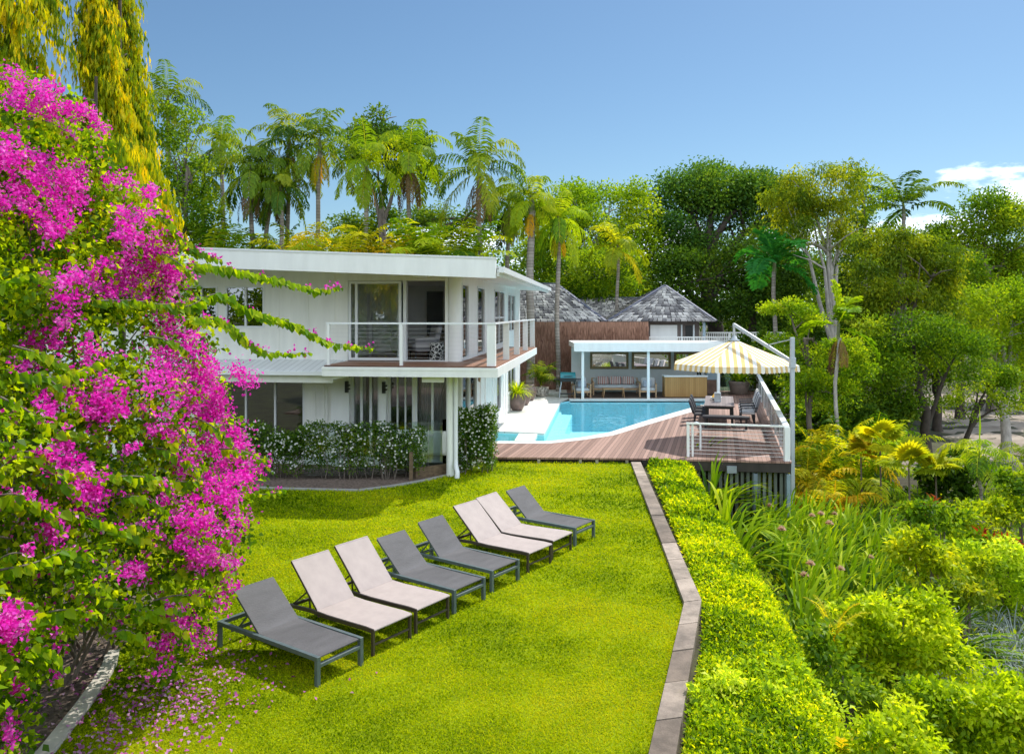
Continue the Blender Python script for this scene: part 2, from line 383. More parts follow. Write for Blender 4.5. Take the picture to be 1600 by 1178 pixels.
def limbs(seed, base, top, r0, targets, mat_i=0, bend=0.3, sides=8):
    """tapered trunk with limbs that bend out to the targets"""
    rnd = random.Random(seed); mb = MB()
    base = Vector(base); top = Vector(top); n = 7; pts = []
    for i in range(n):
        t = i / (n - 1); p = base.lerp(top, t)
        if 0 < i < n: p += Vector((rnd.uniform(-1, 1), rnd.uniform(-1, 1), 0)) * bend * t
        pts.append(p)
    mb.tube(pts, [r0 * (1.35 if i == 0 else 1 - 0.5 * i / (n - 1)) for i in range(n)], sides + 2)
    for tg in targets:
        tg = Vector(tg); i = rnd.randint(n // 2, n - 1); a = pts[i]; mid = a.lerp(tg, 0.5) + Vector((rnd.uniform(-.3, .3), rnd.uniform(-.3, .3), (tg - a).length * 0.12))
        q = [a, a.lerp(mid, .5) + Vector((rnd.uniform(-.15, .15), 0, .05)), mid, mid.lerp(tg, .5) + Vector((0, rnd.uniform(-.2, .2), 0)), tg]
        rr = r0 * (0.42 + 0.1 * rnd.random())
        mb.tube(q, [rr, rr * .8, rr * .6, rr * .4, rr * .15], sides)
        for _ in range(3):
            s_ = q[rnd.choice((2, 3))]; e = s_ + Vector((rnd.uniform(-1, 1), rnd.uniform(-1, 1), rnd.uniform(.1, .9))) * (tg - a).length * .35
            mb.tube([s_, s_.lerp(e, .5) + Vector((0, 0, .1)), e], [rr * .4, rr * .25, rr * .08], 6)
    return mb
def strips(name, curves, widths, tint, mat, normal_up=True, midx=None):
    """strap leaves: curves (n,k,3), widths (n,k)"""
    n, k, _ = curves.shape
    T = np.gradient(curves, axis=1); side = np.cross(T, np.array([0, 0, 1.0])); side = unit(side + 1e-6)
    A = curves + side * widths[..., None] / 2; B = curves - side * widths[..., None] / 2
    V = np.stack([A, B], 2).reshape(-1, 3)
    b = (np.arange(n) * k * 2)[:, None, None] + (np.arange(k - 1) * 2)[None, :, None] + np.array([0, 1, 3, 2])[None, None]
    me = bpy.data.meshes.new(name)
    return fill_mesh(me, V, b.reshape(-1, 4), mat if isinstance(mat, (list, tuple)) else [mat], np.repeat(tint, k - 1), None if midx is None else np.repeat(midx, k - 1))
def strap_curves(rng, n, L, arch, spread, rbase, k=7, lean=(0, 0)):
    az = rng.uniform(0, 2*np.pi, n); el = rng.uniform(*spread, n); Ls = L * rng.uniform(0.65, 1.15, n)
    base = np.stack([np.cos(az), np.sin(az), np.zeros(n)], 1) * (rbase * rng.random((n, 1)))
    d = np.stack([np.cos(az)*np.cos(el) + lean[0], np.sin(az)*np.cos(el) + lean[1], np.sin(el)], 1); d = unit(d)
    pts = [base]; ar = rng.uniform(0.6, 1.4, n)[:, None] * arch
    for i in range(k - 1):
        d = unit(d + np.array([0, 0, -1.0]) * ar * (i + 1) / k); pts.append(pts[-1] + d * (Ls / (k - 1))[:, None])
    return np.stack(pts, 1)
# ---------------------------------------------------------------- palms
def frond(lv, rng, origin, az, el, Lf, grav, nl, ll, lw, tint, mi=0, hang=0.6, plumose=False, tiltw=0.0):
    """one feather frond: rachis with leaflets"""
    d = np.array([math.cos(az)*math.cos(el), math.sin(az)*math.cos(el), math.sin(el)])
    pts = [np.array(origin, float)]; n = nl
    side0 = np.array([-math.sin(az), math.cos(az), 0.0])
    for i in range(n):
        g = grav * (0.35 + 1.5 * i / n) / n * 2
        d = d + np.array([0, 0, -g]) + side0 * tiltw / n; d /= np.linalg.norm(d); pts.append(pts[-1] + d * Lf / n)
    pts = np.array(pts); T = unit(np.diff(pts, axis=0)); mid = pts[:-1]
    side = unit(np.cross(T, np.array([0, 0, 1.0]))); upv = np.cross(side, T)
    lv.add(mid, T, upv, Lf / n * 1.25, np.linspace(0.06, 0.018, n), 0.85, mi)
    t = (np.arange(n) + .5) / n; prof = np.clip(np.sin(np.pi * (0.1 + 0.85 * t)) ** 0.6, 0.15, 1)
    ok = t > 0.12
    for rep in range(2 if not plumose else 5):
        sg = 1 if rep % 2 == 0 else -1
        ang = rng.uniform(-.25, .25, n) if not plumose else rng.uniform(-1.2, 1.2, n)
        s_ = sg * side * np.cos(ang)[:, None] + upv * (np.sin(ang)[:, None] + (0.25 if not plumose else 0))
        Dv = unit(s_ * 0.9 + T * 0.55 + np.array([0, 0, -hang * 0.6]) + rng.normal(size=(n, 3)) * 0.08)
        l_ = ll * prof * rng.uniform(0.85, 1.1, n)
        P = mid + T * (rng.random((n, 1)) * Lf / n)
        # two joined segments so that the tip hangs
        lv.add(P[ok], Dv[ok], (upv + T * .3)[ok], l_[ok] * .62, lw, tint + rng.uniform(-.12, .12, ok.sum()), mi)
        P2 = P + Dv * (l_ * .42)[:, None]; D2 = unit(Dv + np.array([0, 0, -hang]))
        lv.add(P2[ok], D2[ok], (upv + T * .3)[ok], l_[ok] * .62, lw * .85, tint + rng.uniform(-.12, .12, ok.sum()), mi)
def palm_crown(name, seed, mats, nf=17, Lf=2.6, ll=0.62, lw=0.055, grav=1.1, hang=0.6, nl=34, elr=(-0.5, 1.35), plumose=False, wind=0.0, dead=3):
    rng = np.random.default_rng(seed); lv = Leaves()
    for i in range(nf):
        f = i / max(1, nf - 1); el = elr[0] + (elr[1] - elr[0]) * f ** 0.8; az = i * 2.39996 + rng.uniform(-.25, .25)
        frond(lv, rng, (0, 0, 0.05 + 0.25 * f), az, el, Lf * rng.uniform(.85, 1.1) * (1 if f < .85 else .85), grav * rng.uniform(.8, 1.25), nl, ll, lw, 0.1 + 0.8 * rng.random(), 0, hang, plumose, wind)
    # the unopened spear leaf
    lv.add(np.array([[0, 0, 0.2], [0.02, 0, 0.7]]), np.array([[0, .03, 1.0], [.02, .03, 1.0]]), np.array([[1, 0, 0.0]] * 2), 1.1, .05, .5, 0)
    return lv.mesh(name, mats)
def palm_skirt(name, seed, mats, n=5, Lf=2.0, ll=.5):
    rng = np.random.default_rng(seed); lv = Leaves()
    for i in range(n):
        frond(lv, rng, (0, 0, -.1), i * 2.4 + rng.uniform(-.4, .4), -0.9, Lf * rng.uniform(.7, 1.1), 1.6, 22, ll, .05, rng.random(), 0, 1.2)
    return lv.mesh(name, mats)
def fan_leaves(lv, rng, origin, n, pet, rad, tint, el=(0.1, 1.3), seg=18):
    for i in range(n):
        az = i * 2.4 + rng.uniform(-.3, .3); e = rng.uniform(*el)
        d = np.array([math.cos(az)*math.cos(e), math.sin(az)*math.cos(e), math.sin(e)])
        o = np.array(origin, float); c = o + d * pet * rng.uniform(.7, 1.1)
        m = 6; pp = o + (c - o) * np.linspace(0, 1, m)[:, None]
        lv.add(pp[:-1], np.diff(pp, axis=0), np.tile([0, 0, 1.0], (m-1, 1)), pet / (m-1) * 1.3, .025, .2, 0)
        d2 = unit(d + np.array([0, 0, -.45])); s_ = unit(np.cross(d2, [0, 0, 1.0]))
        a = np.linspace(-2.0, 2.0, seg); Dv = np.cos(a)[:, None] * d2 + np.sin(a)[:, None] * s_ + np.array([0, 0, -.18]) * np.abs(np.sin(a))[:, None]
        lv.add(np.tile(c, (seg, 1)), Dv, np.tile(np.cross(s_, d2) + [0, 0, .3], (seg, 1)), rad * rng.uniform(.85, 1.05, seg), rad * .34, np.clip(tint + rng.uniform(-.25, .25) + rng.uniform(-.08, .08, seg), 0, 1), 0)
# ================================================================= GROUND
ZD = 0.15                                     # pool terrace level
def sm(a, b, x): t = np.clip((x - a) / (b - a), 0, 1); return t*t*(3 - 2*t)
KX = np.array([[-60, -1.9], [7.4, 1.75], [11.6, 2.78], [22.15, 3.4], [22.6, 3.4], [22.9, -2.2], [41.0, -2.2], [43.0, 6.0], [60, 12]])
def terr(x, y):
    x = np.asarray(x, float); y = np.asarray(y, float)
    k = np.interp(y, KX[:, 0], KX[:, 1]); d = x - k
    z = -0.06 - 1.55 * sm(0.1, 2.6, d) - np.clip(d - 2, 0, 18) * 0.1
    z = np.maximum(z, -3.25)
    z = z + 3.2 * sm(36, 41, y) * sm(-1.0, -4.5, x)           # the bank the palms stand on
    z = z + 2.2 * sm(55, 110, y) * sm(30, -10, x)
    return z
def tz(x, y): return float(terr(x, y))
soil = M_('mulch_soil', (0.06, 0.042, 0.026), 0.95, 0.5, 1.3, bump=0.6, bscale=40, col2=(0.07, 0.075, 0.024))
gx = np.unique(np.concatenate([np.arange(-30, 46, .75), np.arange(-90, 130, 8), [-600, -350, -200, 200, 350, 700]]))
gy = np.unique(np.concatenate([np.arange(-6, 64, .75), np.arange(-60, 200, 8), [-400, -200, 260, 400, 800]]))
XX, YY = np.meshgrid(gx, gy, indexing='ij'); ZZ = terr(XX, YY)
rng0 = np.random.default_rng(1); ZZ = ZZ + np.where(ZZ < -.3, rng0.normal(size=ZZ.shape) * .03, 0)
V = np.stack([XX, YY, ZZ], -1).reshape(-1, 3); ny = len(gy)
ii, jj = np.meshgrid(np.arange(len(gx)-1), np.arange(ny-1), indexing='ij'); a = (ii * ny + jj).ravel()
q = np.stack([a, a + ny, a + ny + 1, a + 1], 1)
tag(link('ground', fill_mesh(bpy.data.meshes.new('ground'), V, q, [soil], np.zeros(len(q)), None)), kind='structure')

# lawn
KL = [G(1016, 1178), G(1069, 948.6), G(986, 725.7)]         # inner edge of the stone edging
KR = [G(1064, 1178), G(1096, 945), G(1001, 725.7)]
d0 = (KL[0] - KL[1]).normalized(); KL[0] = KL[0] + d0 * 9; KR[0] = KR[0] + d0 * 9
bedL = [G(60, 1195), G(84, 1178), G(140, 1106), G(168, 1065), G(182, 1040), G(186, 1020)]     # white edging by the bougainvillea
bedL = [bedL[0] + Vector((0.3, -6, 0)), bedL[0] + Vector((0.1, -2, 0))] + bedL
garden = [G(330, 759), G(430, 764), (G(560, 767)), G(615, 760), G(660, 752), G(700, 743), G(722, 737), G(742, 727), G(758, 717)]
lawnpoly = [p.xy[:] for p in bedL] + [(-5.2, 12.0), (-7.5, 15.0), (-8.6, 19.4)] + [p.xy[:] for p in garden] + [(-.6, 22.7), (3.4, 22.6)] + [KL[2].xy[:], KL[1].xy[:], KL[0].xy[:]]
lawnpoly = lawnpoly + [(-3.5, -9)] if False else lawnpoly
lawnm = M_('lawn_turf', (0.15, 0.22, 0.006), 0.9, 0.35, 1.1, bump=0.6, bscale=60, detail=8, spec=.05, col2=(0.26, 0.33, 0.01))
tag(MB().prism(lawnpoly, -0.3, 0.0).build('lawn', lawnm), kind='structure')
grassm = leafm('grass_blades', [(0.03, 0.07, 0.001), (0.15, 0.20, 0.002), (0.245, 0.275, 0.003), (0.29, 0.275, 0.015)], trans=0.4, gloss=0.0, thue=(1.45, 1.3, .4))
def inside(poly, x, y):
    c = np.zeros(len(x), bool); n = len(poly)
    for i in range(n):
        x0, y0 = poly[i]; x1, y1 = poly[(i+1) % n]
        m = ((y0 > y) != (y1 > y)) & (x < (x1 - x0) * (y - y0) / (y1 - y0 + 1e-12) + x0); c ^= m
    return c
def lawn_points(rng, n, ymin=6.0):
    P = np.zeros((0, 2))
    while len(P) < n:
        Y = 1 / rng.uniform(1/23.0, 1/ymin, n * 2); X = rng.uniform(-.62, .32, n * 2) * Y
        P = np.concatenate([P, np.stack([X, Y], 1)[inside(lawnpoly, X, Y)]])
    return P[:n]
rng = np.random.default_rng(5); n = 380000; xy = lawn_points(rng, n)
sc = np.clip(xy[:, 1] / 9, .8, 2.2)
pat = (np.sin(xy[:, 0]*1.7 + 1.3*np.sin(xy[:, 1]*1.1)) + np.sin(xy[:, 1]*2.3 + xy[:, 0]*.9)) * .09
P = np.concatenate([xy, rng.uniform(-.012, .004, (n, 1))], 1)
Dv = np.stack([rng.normal(size=n)*.75, rng.normal(size=n)*.75, rng.uniform(.35, 1.1, n)], 1)
Nv = rng.normal(size=(n, 3)) * .5 + [0, 0, .8]
go = link('grass', leafmesh('grass', P, Dv, Nv, rng.uniform(.018, .040, n) * sc, rng.uniform(.007, .013, n) * sc, np.clip(rng.beta(1.6, 1.8, n) + pat * 1.6 + .16*np.sin(xy[:, 0]*4.1 + 2*np.sin(xy[:, 1]*3.3))*np.sin(xy[:, 1]*3.7 + 1.7*np.sin(xy[:, 0]*2.9)) + .14*np.sin(xy[:, 0]*.8 - xy[:, 1]*.55), 0, 1), grassm))
tag(go, 'short bright green turf growing over the lawn', 'grass', kind='stuff')
# stone edging
stonem = tintm('edging_stone', (0.17, 0.13, 0.10), (0.37, 0.30, 0.245), 0.85, bump=1)
mb = MB(); tints = []; rnd = random.Random(3)
for s in range(2):
    a0, a1, b0, b1 = KL[s], KL[s+1], KR[s], KR[s+1]
    L = ((a1 - a0).length + (b1 - b0).length) / 2; nst = int(L / (0.82 if s == 0 else 0.95)); gap = .012 / L
    for i in range(nst):
        t0, t1 = i / nst + gap, (i + 1) / nst - gap; h = .075 + rnd.uniform(-.006, .006)
        c = [a0.lerp(a1, t0), b0.lerp(b1, t0), b0.lerp(b1, t1), a0.lerp(a1, t1)]
        mb.prism([p.xy[:] for p in c], -.1, h); tints += [rnd.random()] * (len(mb.f) - len(tints))
o = mb.build('stone_edging', stonem, bevel=.008); at = o.data.attributes.new('tint', 'FLOAT', 'FACE'); at.data.foreach_set('value', tints)
tag(o, 'weathered stone block edging between the lawn and the clipped hedge', 'edging')
rw = MB()
for s in range(2):
    rw.prism([KR[s].lerp(KL[s], .12).xy[:], KR[s].lerp(KL[s], .02).xy[:], KR[s+1].lerp(KL[s+1], .02).xy[:], KR[s+1].lerp(KL[s+1], .12).xy[:]], -1.4, -.11)
rw.build('retaining_face', M_('old_timber', (.10, .075, .05), .9, .4, 3), o)
# white kerb, mulch, petals
mb = MB()
pts = bedL
for i in range(len(pts) - 1):
    a, b = pts[i], pts[i+1]; nrm = lambda j: (Vector((-(pts[min(j+1, len(pts)-1)] - pts[max(j-1, 0)]).y, (pts[min(j+1, len(pts)-1)] - pts[max(j-1, 0)]).x, 0))).normalized()
    na, nb = nrm(i), nrm(i+1); w_ = .075
    mb.prism([(a - na*.005).xy[:], (b - nb*.005).xy[:], (b + nb*w_*2).xy[:], (a + na*w_*2).xy[:]], -.1, .05)
tag(mb.build('garden_edging', M_('pale_concrete', (.52, .48, .42), .8, .12, 5, bump=.2)), 'curved pale concrete edging strip beside the mulch bed', 'edging')
mulch = M_('bark_mulch', (.085, .058, .042), .95, .5, 14, bump=1.0, bscale=45, col2=(.24, .17, .135))
mp_poly = [(p + Vector((-.07, 0, 0))).xy[:] for p in bedL] + [(-5.2, 11.9), (-12, 12), (-12, -.5)]
tag(MB().prism(mp_poly, -.3, .012).build('mulch_bed', mulch), kind='structure')
rng = np.random.default_rng(8); n = 4200; xy = np.stack([rng.uniform(-7.5, -4.2, n), rng.uniform(6.2, 11, n)], 1); xy = xy[inside([tuple(p) for p in mp_poly], xy[:, 0], xy[:, 1])]; n = len(xy)
lm = leafmesh('bark_chips', np.concatenate([xy, rng.uniform(.008, .03, (n, 1))], 1), np.concatenate([rng.normal(size=(n, 2)), rng.normal(size=(n, 1))*.25], 1), rng.normal(size=(n, 3))*.4 + [0, 0, 1], rng.uniform(.03, .09, n), rng.uniform(.012, .03, n), rng.random(n), tintm('chips', (.06, .04, .03), (.32, .24, .19), .95))
tag(link('bark_chips', lm), 'loose brown bark mulch and dry litter under the bougainvillea', 'mulch', kind='stuff')
petal = leafm('petal_fallen', [(.55, .10, .42), (.62, .22, .52), (.70, .48, .62)], gain=(1, 1, 1), trans=0.38, gloss=0.007, thue=(1.2, .8, 1.1))
rng = np.random.default_rng(9)
c = []
for px, py, r, k in [(235, 1085, .75, 330), (215, 1140, .6, 220), (300, 1065, .5, 90), (280, 1110, .6, 170), (150, 1120, .7, 110), (360, 1020, .6, 40), (420, 1060, .8, 18), (120, 1060, .6, 50), (150, 1180, .5, 60)]:
    g = G(px, py); c.append(np.array([g.x, g.y]) + rng.normal(size=(k, 2)) * r * [.75, .9])
xy = np.concatenate(c); n = len(xy)
lm = leafmesh('fallen_petals', np.concatenate([xy, rng.uniform(.018, .045, (n, 1))], 1), np.concatenate([rng.normal(size=(n, 2)), rng.normal(size=(n, 1))*.35], 1), rng.normal(size=(n, 3))*.45 + [0, 0, 1], rng.uniform(.032, .058, n), rng.uniform(.026, .045, n), rng.random(n), petal)
tag(link('fallen_petals', lm), 'fallen pink petals scattered over the turf by the pale edging', 'petals', kind='stuff')
# bed by the house
bedpoly = [p.xy[:] for p in garden] + [(-.55, 22.8), (-1.0, 24), (-14, 25), (-14, 19.4)]
tag(MB().prism(bedpoly, -.3, .008).build('garden_bed', mulch), kind='structure')
mb = MB()
for a, b in zip(garden, garden[1:]):
    d = (b - a).normalized(); nn = Vector((-d.y, d.x, 0)); mb.prism([(a - nn*.06).xy[:], (b - nn*.06 + d*.01).xy[:], (b + nn*.06 + d*.01).xy[:], (a + nn*.06).xy[:]], -.1, .035)
tag(mb.build('garden_edging', M_('grey_concrete', (.34, .33, .31), .85, .15, 5)), 'thin grey concrete edging curving along the white flowered hedge', 'edging')
# sandy drive and grass at the far right
tag(MB().sheet([(13, 39), (22, 36.5), (30, 34.5), (80, 40), (80, 75), (20, 72), (14, 52)], -3.235).build('driveway', M_('sandy_drive', (.26, .20, .15), .95, .35, .5, col2=(.40, .33, .27))), kind='structure')
tag(MB().sheet([(19.5, 27), (60, 24), (60, 38), (30, 34), (21, 35)], -3.238).build('lawn', M_('far_turf', (.12, .16, .03), .95, .4, 1.2, col2=(.2, .26, .05))), kind='structure')

# ================================================================= POOL TERRACE
def xy(px, py, z=ZD): return G(px, py, z).xy[:]
poolin = [xy(850.5, 677), xy(776, 673.5), xy(762, 673.5), xy(762, 689.5), xy(858, 689.6), xy(908.7, 683.7), xy(951, 676), xy(1010, 657.5), xy(1060, 643), xy(1100, 632), xy(1112, 626.5), xy(1100, 624.6), xy(890, 624.6), xy(876.5, 626.8)]
copeout = [xy(762, 693), xy(858, 693.2), xy(911, 687.5), xy(958, 680.5), xy(1017, 662.5), xy(1068, 647.5), xy(1110, 636), xy(1132, 626.5), xy(1128, 622.6), xy(888, 622.6)]
wallL = G(884, 609, ZD).xy[:]
deckp = [copeout[0], xy(758, 714.0), xy(1005, 716.0), xy(1237, 721.5)]
RFN = G(1237, 721.5, ZD); RBK = G(1186, 611.5, ZD)
deckp += [xy(1186, 611.5), xy(1186, 604.5), xy(884, 604.5), xy(888, 622.6)] + copeout[:-1][::-1]
dk = MB().prism(deckp, ZD - .05, ZD).build('pool_deck', deckm); tag(dk, kind='structure')
cp = MB().prism(poolin[3:13] + copeout[::-1], ZD - .12, ZD + .012).build('pool_coping', copem); tag(cp, kind='structure')
pv = [poolin[0], poolin[13], copeout[9], xy(884, 604.5), xy(770, 604.5), (-2.0, 40), (-2.0, 25.6), poolin[1]]
tag(MB().prism(pv, ZD - .06, ZD + .004).build('paving', pavem), kind='structure')
tag(MB().prism([xy(804.0, 688.0), xy(834.5, 688.0), xy(839.6, 677.9), xy(811, 677.2)], ZD - .12, ZD + .006).build('paving', pavem), kind='structure')
# basin
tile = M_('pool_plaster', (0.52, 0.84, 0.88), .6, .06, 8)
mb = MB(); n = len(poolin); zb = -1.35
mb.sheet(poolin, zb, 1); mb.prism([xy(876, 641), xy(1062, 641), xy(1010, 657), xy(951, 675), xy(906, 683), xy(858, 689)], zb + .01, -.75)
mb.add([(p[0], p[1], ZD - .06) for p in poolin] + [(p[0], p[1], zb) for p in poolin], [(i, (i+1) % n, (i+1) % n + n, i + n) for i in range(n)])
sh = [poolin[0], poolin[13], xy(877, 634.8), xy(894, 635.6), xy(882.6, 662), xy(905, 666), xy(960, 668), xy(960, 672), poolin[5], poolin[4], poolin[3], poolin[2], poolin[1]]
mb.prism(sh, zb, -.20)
tag(mb.build('pool_basin', [tile, M_('pool_depth_blue', (.06, .50, .72), .6, .06, 8)]), kind='structure')  # bluer deep floor: light lost in deep water is put into the colour
m, t, o_ = newmat('pool_water'); N = t.nodes.new
tr = N('ShaderNodeBsdfTransparent'); tr.inputs[0].default_value = (.74, .955, .98, 1); gl = N('ShaderNodeBsdfGlossy'); gl.inputs['Roughness'].default_value = .02
lw = N('ShaderNodeFresnel'); lw.inputs[0].default_value = 1.07; nzz = N('ShaderNodeTexNoise'); nzz.inputs['Scale'].default_value = 2.2; bp = N('ShaderNodeBump'); bp.inputs['Strength'].default_value = .3; bp.inputs['Distance'].default_value = .05
tcn = N('ShaderNodeTexCoord'); t.links.new(tcn.outputs['Object'], nzz.inputs['Vector']); t.links.new(nzz.outputs[0], bp.inputs['Height']); t.links.new(bp.outputs[0], gl.inputs['Normal']); t.links.new(bp.outputs[0], lw.inputs['Normal'])
mx = N('ShaderNodeMixShader'); t.links.new(lw.outputs[0], mx.inputs[0]); t.links.new(tr.outputs[0], mx.inputs[1]); t.links.new(gl.outputs[0], mx.inputs[2]); t.links.new(mx.outputs[0], o_.inputs[0])
tag(MB().sheet(poolin, .06).build('water', m), kind='structure')
# under the deck: bearers, fascia posts, batten screen
dfr = empty('deck_support', (3, 22.2, 0), 0, 'dark timber subframe and batten skirt holding up the pool deck', 'deck frame')
def w2(o, v): return Vector(v) - o.location
postm = M_('weathered_posts', (.30, .28, .20), .85, .3, 3); darkt = M_('dark_timber', (.035, .028, .024), .8, .4, 3, stretch=(1, 1, .2)); battm = M_('grey_green_battens', (.13, .15, .125), .85, .4, 2, stretch=(6, 6, .5))
a = G(758, 714, ZD); b = G(1005, 716, ZD)
fb = MB(); fb.bar(w2(dfr, a + Vector((0, .14, -.16))), w2(dfr, b + Vector((0, .14, -.16))), .05, .19); fb.build('bearer', darkt, dfr)
for px in (771, 842, 907, 933, 980):
    p = G(px, 716, ZD) + Vector((0, .07, 0)); p.z = .1; q_ = w2(dfr, p); MB().box(q_.x-.04, q_.x+.04, q_.y-.03, q_.y+.03, -.35, .095).build('post', postm, dfr)
fa, fc = G(1005, 716, ZD), G(1237, 721.5, ZD)
mb = MB(); mb.bar(w2(dfr, fa + Vector((0, .05, -.18))), w2(dfr, fc + Vector((-.03, .05, -.18))), .06, .25); mb.bar(w2(dfr, fc + Vector((-.05, .08, -.18))), w2(dfr, RBK + Vector((-.05, 0, -.18))), .06, .25); mb.build('fascia', darkt, dfr)
mb = MB(); bk = MB(); rnd = random.Random(4); nb_ = 27
for i in range(nb_):
    p = fa.lerp(fc, (i + .5) / nb_) + Vector((0, .16 + rnd.uniform(-.01, .01), 0)); q_ = w2(dfr, p); mb.box(q_.x-.042, q_.x+.042, q_.y, q_.y+.025, -2.6, -.19)
for i in range(110):
    p = fc.lerp(RBK, (i + .5) / 110) + Vector((-.14, .1, 0)); q_ = w2(dfr, p); mb.box(q_.x-.015, q_.x+.015, q_.y-.045, q_.y+.045, -3.6, -.19)
mb.build('batten_skirt', battm, dfr)
q_ = w2(dfr, fa.lerp(fc, .76)); MB().box(q_.x-.055, q_.x+.055, q_.y-.02, q_.y+.05, -3, -.2).build('post', M_('blue_grey_post', (.16, .20, .23), .7, .2), dfr)
q_ = w2(dfr, fc); MB().box(q_.x-.12, q_.x-.02, q_.y+.02, q_.y+.12, -3.2, -.2).build('post', M_('blue_grey_corner', (.20, .27, .30), .7, .2), dfr)
q_ = w2(dfr, fa.lerp(fc, .60)); MB().box(q_.x-.13, q_.x+.13, q_.y-.06, q_.y+.02, -.19, .0).build('light_box', M_('light_box', (.25, .28, .3), .5), dfr)
# ================================================================= THE HOUSE (local frame: x along the front, y into depth)
HA = -math.atan(.116)
house = empty('two_storey_house', (-.39, 19.6, 0), HA, 'white two storey house with flat roof, corner balcony and glass doors', 'house')
hm = lambda p: house_inv @ Vector(p)
HM = Matrix.Translation((-.39, 19.6, 0)) @ Matrix.Rotation(HA, 4, 'Z'); house_inv = HM.inverted()
XW, YF, T = -1.21, 1.87, .14
def wall_x(mb, x0, x1, y, z0, z1, holes, t=T):
    """wall along x with holes (x0,x1,z0,z1) sorted"""
    cur = x0
    for hx0, hx1, hz0, hz1 in holes:
        if hx0 > cur: mb.box(cur, hx0, y, y + t, z0, z1)
        if hz0 > z0: mb.box(hx0, hx1, y, y + t, z0, hz0)
        if hz1 < z1: mb.box(hx0, hx1, y, y + t, hz1, z1)
        cur = hx1
    if cur < x1: mb.box(cur, x1, y, y + t, z0, z1)
def wall_y(mb, y0, y1, x, z0, z1, holes, t=T):
    cur = y0
    for a0, a1, hz0, hz1 in holes:
        if a0 > cur: mb.box(x - t, x, cur, a0, z0, z1)
        if hz0 > z0: mb.box(x - t, x, a0, a1, z0, hz0)
        if hz1 < z1: mb.box(x - t, x, a0, a1, hz1, z1)
        cur = a1
    if cur < y1: mb.box(x - t, x, cur, y1, z0, z1)
def window_x(x0, x1, z0, z1, y, mull=(), g=glassd, fr=alum, w_=.05, name='window', parent=house):
    f = MB(); d0, d1 = y - .02, y + .07
    f.box(x0, x0 + w_, d0, d1, z0, z1); f.box(x1 - w_, x1, d0, d1, z0, z1); f.box(x0 + w_, x1 - w_, d0, d1, z0, z0 + w_); f.box(x0 + w_, x1 - w_, d0, d1, z1 - w_, z1)
    for mxx in mull: f.box(mxx - w_/2, mxx + w_/2, d0 + .005, d1 - .005, z0 + w_, z1 - w_)
    o = f.build(name, fr, parent)
    MB().box(x0 + w_*.5, x1 - w_*.5, y + .03, y + .038, z0 + w_*.5, z1 - w_*.5).build('pane', g, o); return o
def window_y(y0, y1, z0, z1, x, mull=(), g=glassd, fr=alum, w_=.06, name='window', rails=()):
    f = MB(); d0, d1 = x - .07, x + .02
    f.box(d0, d1, y0, y0 + w_, z0, z1); f.box(d0, d1, y1 - w_, y1, z0, z1); f.box(d0, d1, y0 + w_, y1 - w_, z0, z0 + w_); f.box(d0, d1, y0 + w_, y1 - w_, z1 - w_, z1)
    for m_ in mull: f.box(d0 + .005, d1 - .005, m_ - w_/2, m_ + w_/2, z0 + w_, z1 - w_)
    for r_ in rails: f.box(d0 + .005, d1 - .005, y0 + w_, y1 - w_, r_ - .03, r_ + .03)
    o = f.build(name, fr, house)
    MB().box(x - .038, x - .03, y0 + w_*.5, y1 - w_*.5, z0 + w_*.5, z1 - w_*.5).build('pane', g, o); return o
# upper storey
UH = [(-9.07, -8.12, 3.77, 4.93), (-7.89, -6.75, 3.77, 4.93), (-4.36, -1.654, 2.87, 5.06)]
mb = MB(); wall_x(mb, -13.5, -1.66, YF, 2.66, 5.42, UH)
for x in (-6.35, -5.5, -4.75): mb.box(x - .025, x + .025, YF - .018, YF, 2.9, 5.2)
mb.box(-6.3, -5.52, YF - .006, YF, 2.9, 5.2)
mb.build('front_wall', whitew, house)
SH = [(1.95, 3.06, 2.9, 5.0), (4.6, 6.1, 2.9, 5.0), (8.4, 11.2, 3.0, 5.0), (12.3, 15.0, 3.4, 4.95)]
mb = MB(); wall_y(mb, YF + .141, 17, XW, 2.66, 5.32, SH); mb.build('side_wall', white, house)
mb = MB(); mb.tube([(-1.40, YF + .12, 2.87), (-1.40, YF + .12, 5.2)], .19, 20); mb.box(-1.645, -1.56, YF - .03, YF + .16, 2.87, 5.2); mb.build('corner_column', white, house)
MB().box(-13.5, -13.36, YF + .15, 17, 0, 5.3).build('end_wall', white, house); MB().box(-13.3, XW - .15, 16.9, 17.05, 0, 5.3).build('rear_wall', white, house)
window_x(-9.07, -8.12, 3.77, 4.93, YF, (-8.6,)); window_x(-7.89, -6.75, 3.77, 4.93, YF, (-7.3,))
# sliding door: one closed leaf, one slid open behind it
sd_ = window_x(-4.34, -2.86, 2.89, 5.05, YF, (-4.12,), glass, alum, .07, 'sliding_door')
window_x(-3.0, -2.72, 2.89, 5.05, YF + .09, (), glassd, alum, .05, 'sliding_door_leaf')
mb = MB(); mb.box(-2.8, -2.72, YF - .03, YF + .12, 2.87, 5.06); mb.box(-2.72, -1.66, YF - .02, YF + .13, 2.872, 2.9); mb.build('door_frame', alum, house)
window_y(1.97, 3.04, 2.9, 5.0, XW, (), glass); window_y(4.62, 6.08, 2.9, 5.0, XW, (), glass); window_y(8.42, 11.18, 3.0, 5.0, XW, (9.8,), glassd, rails=(4.0,)); window_y(12.32, 14.98, 3.4, 4.95, XW, (13.6,), glassd)
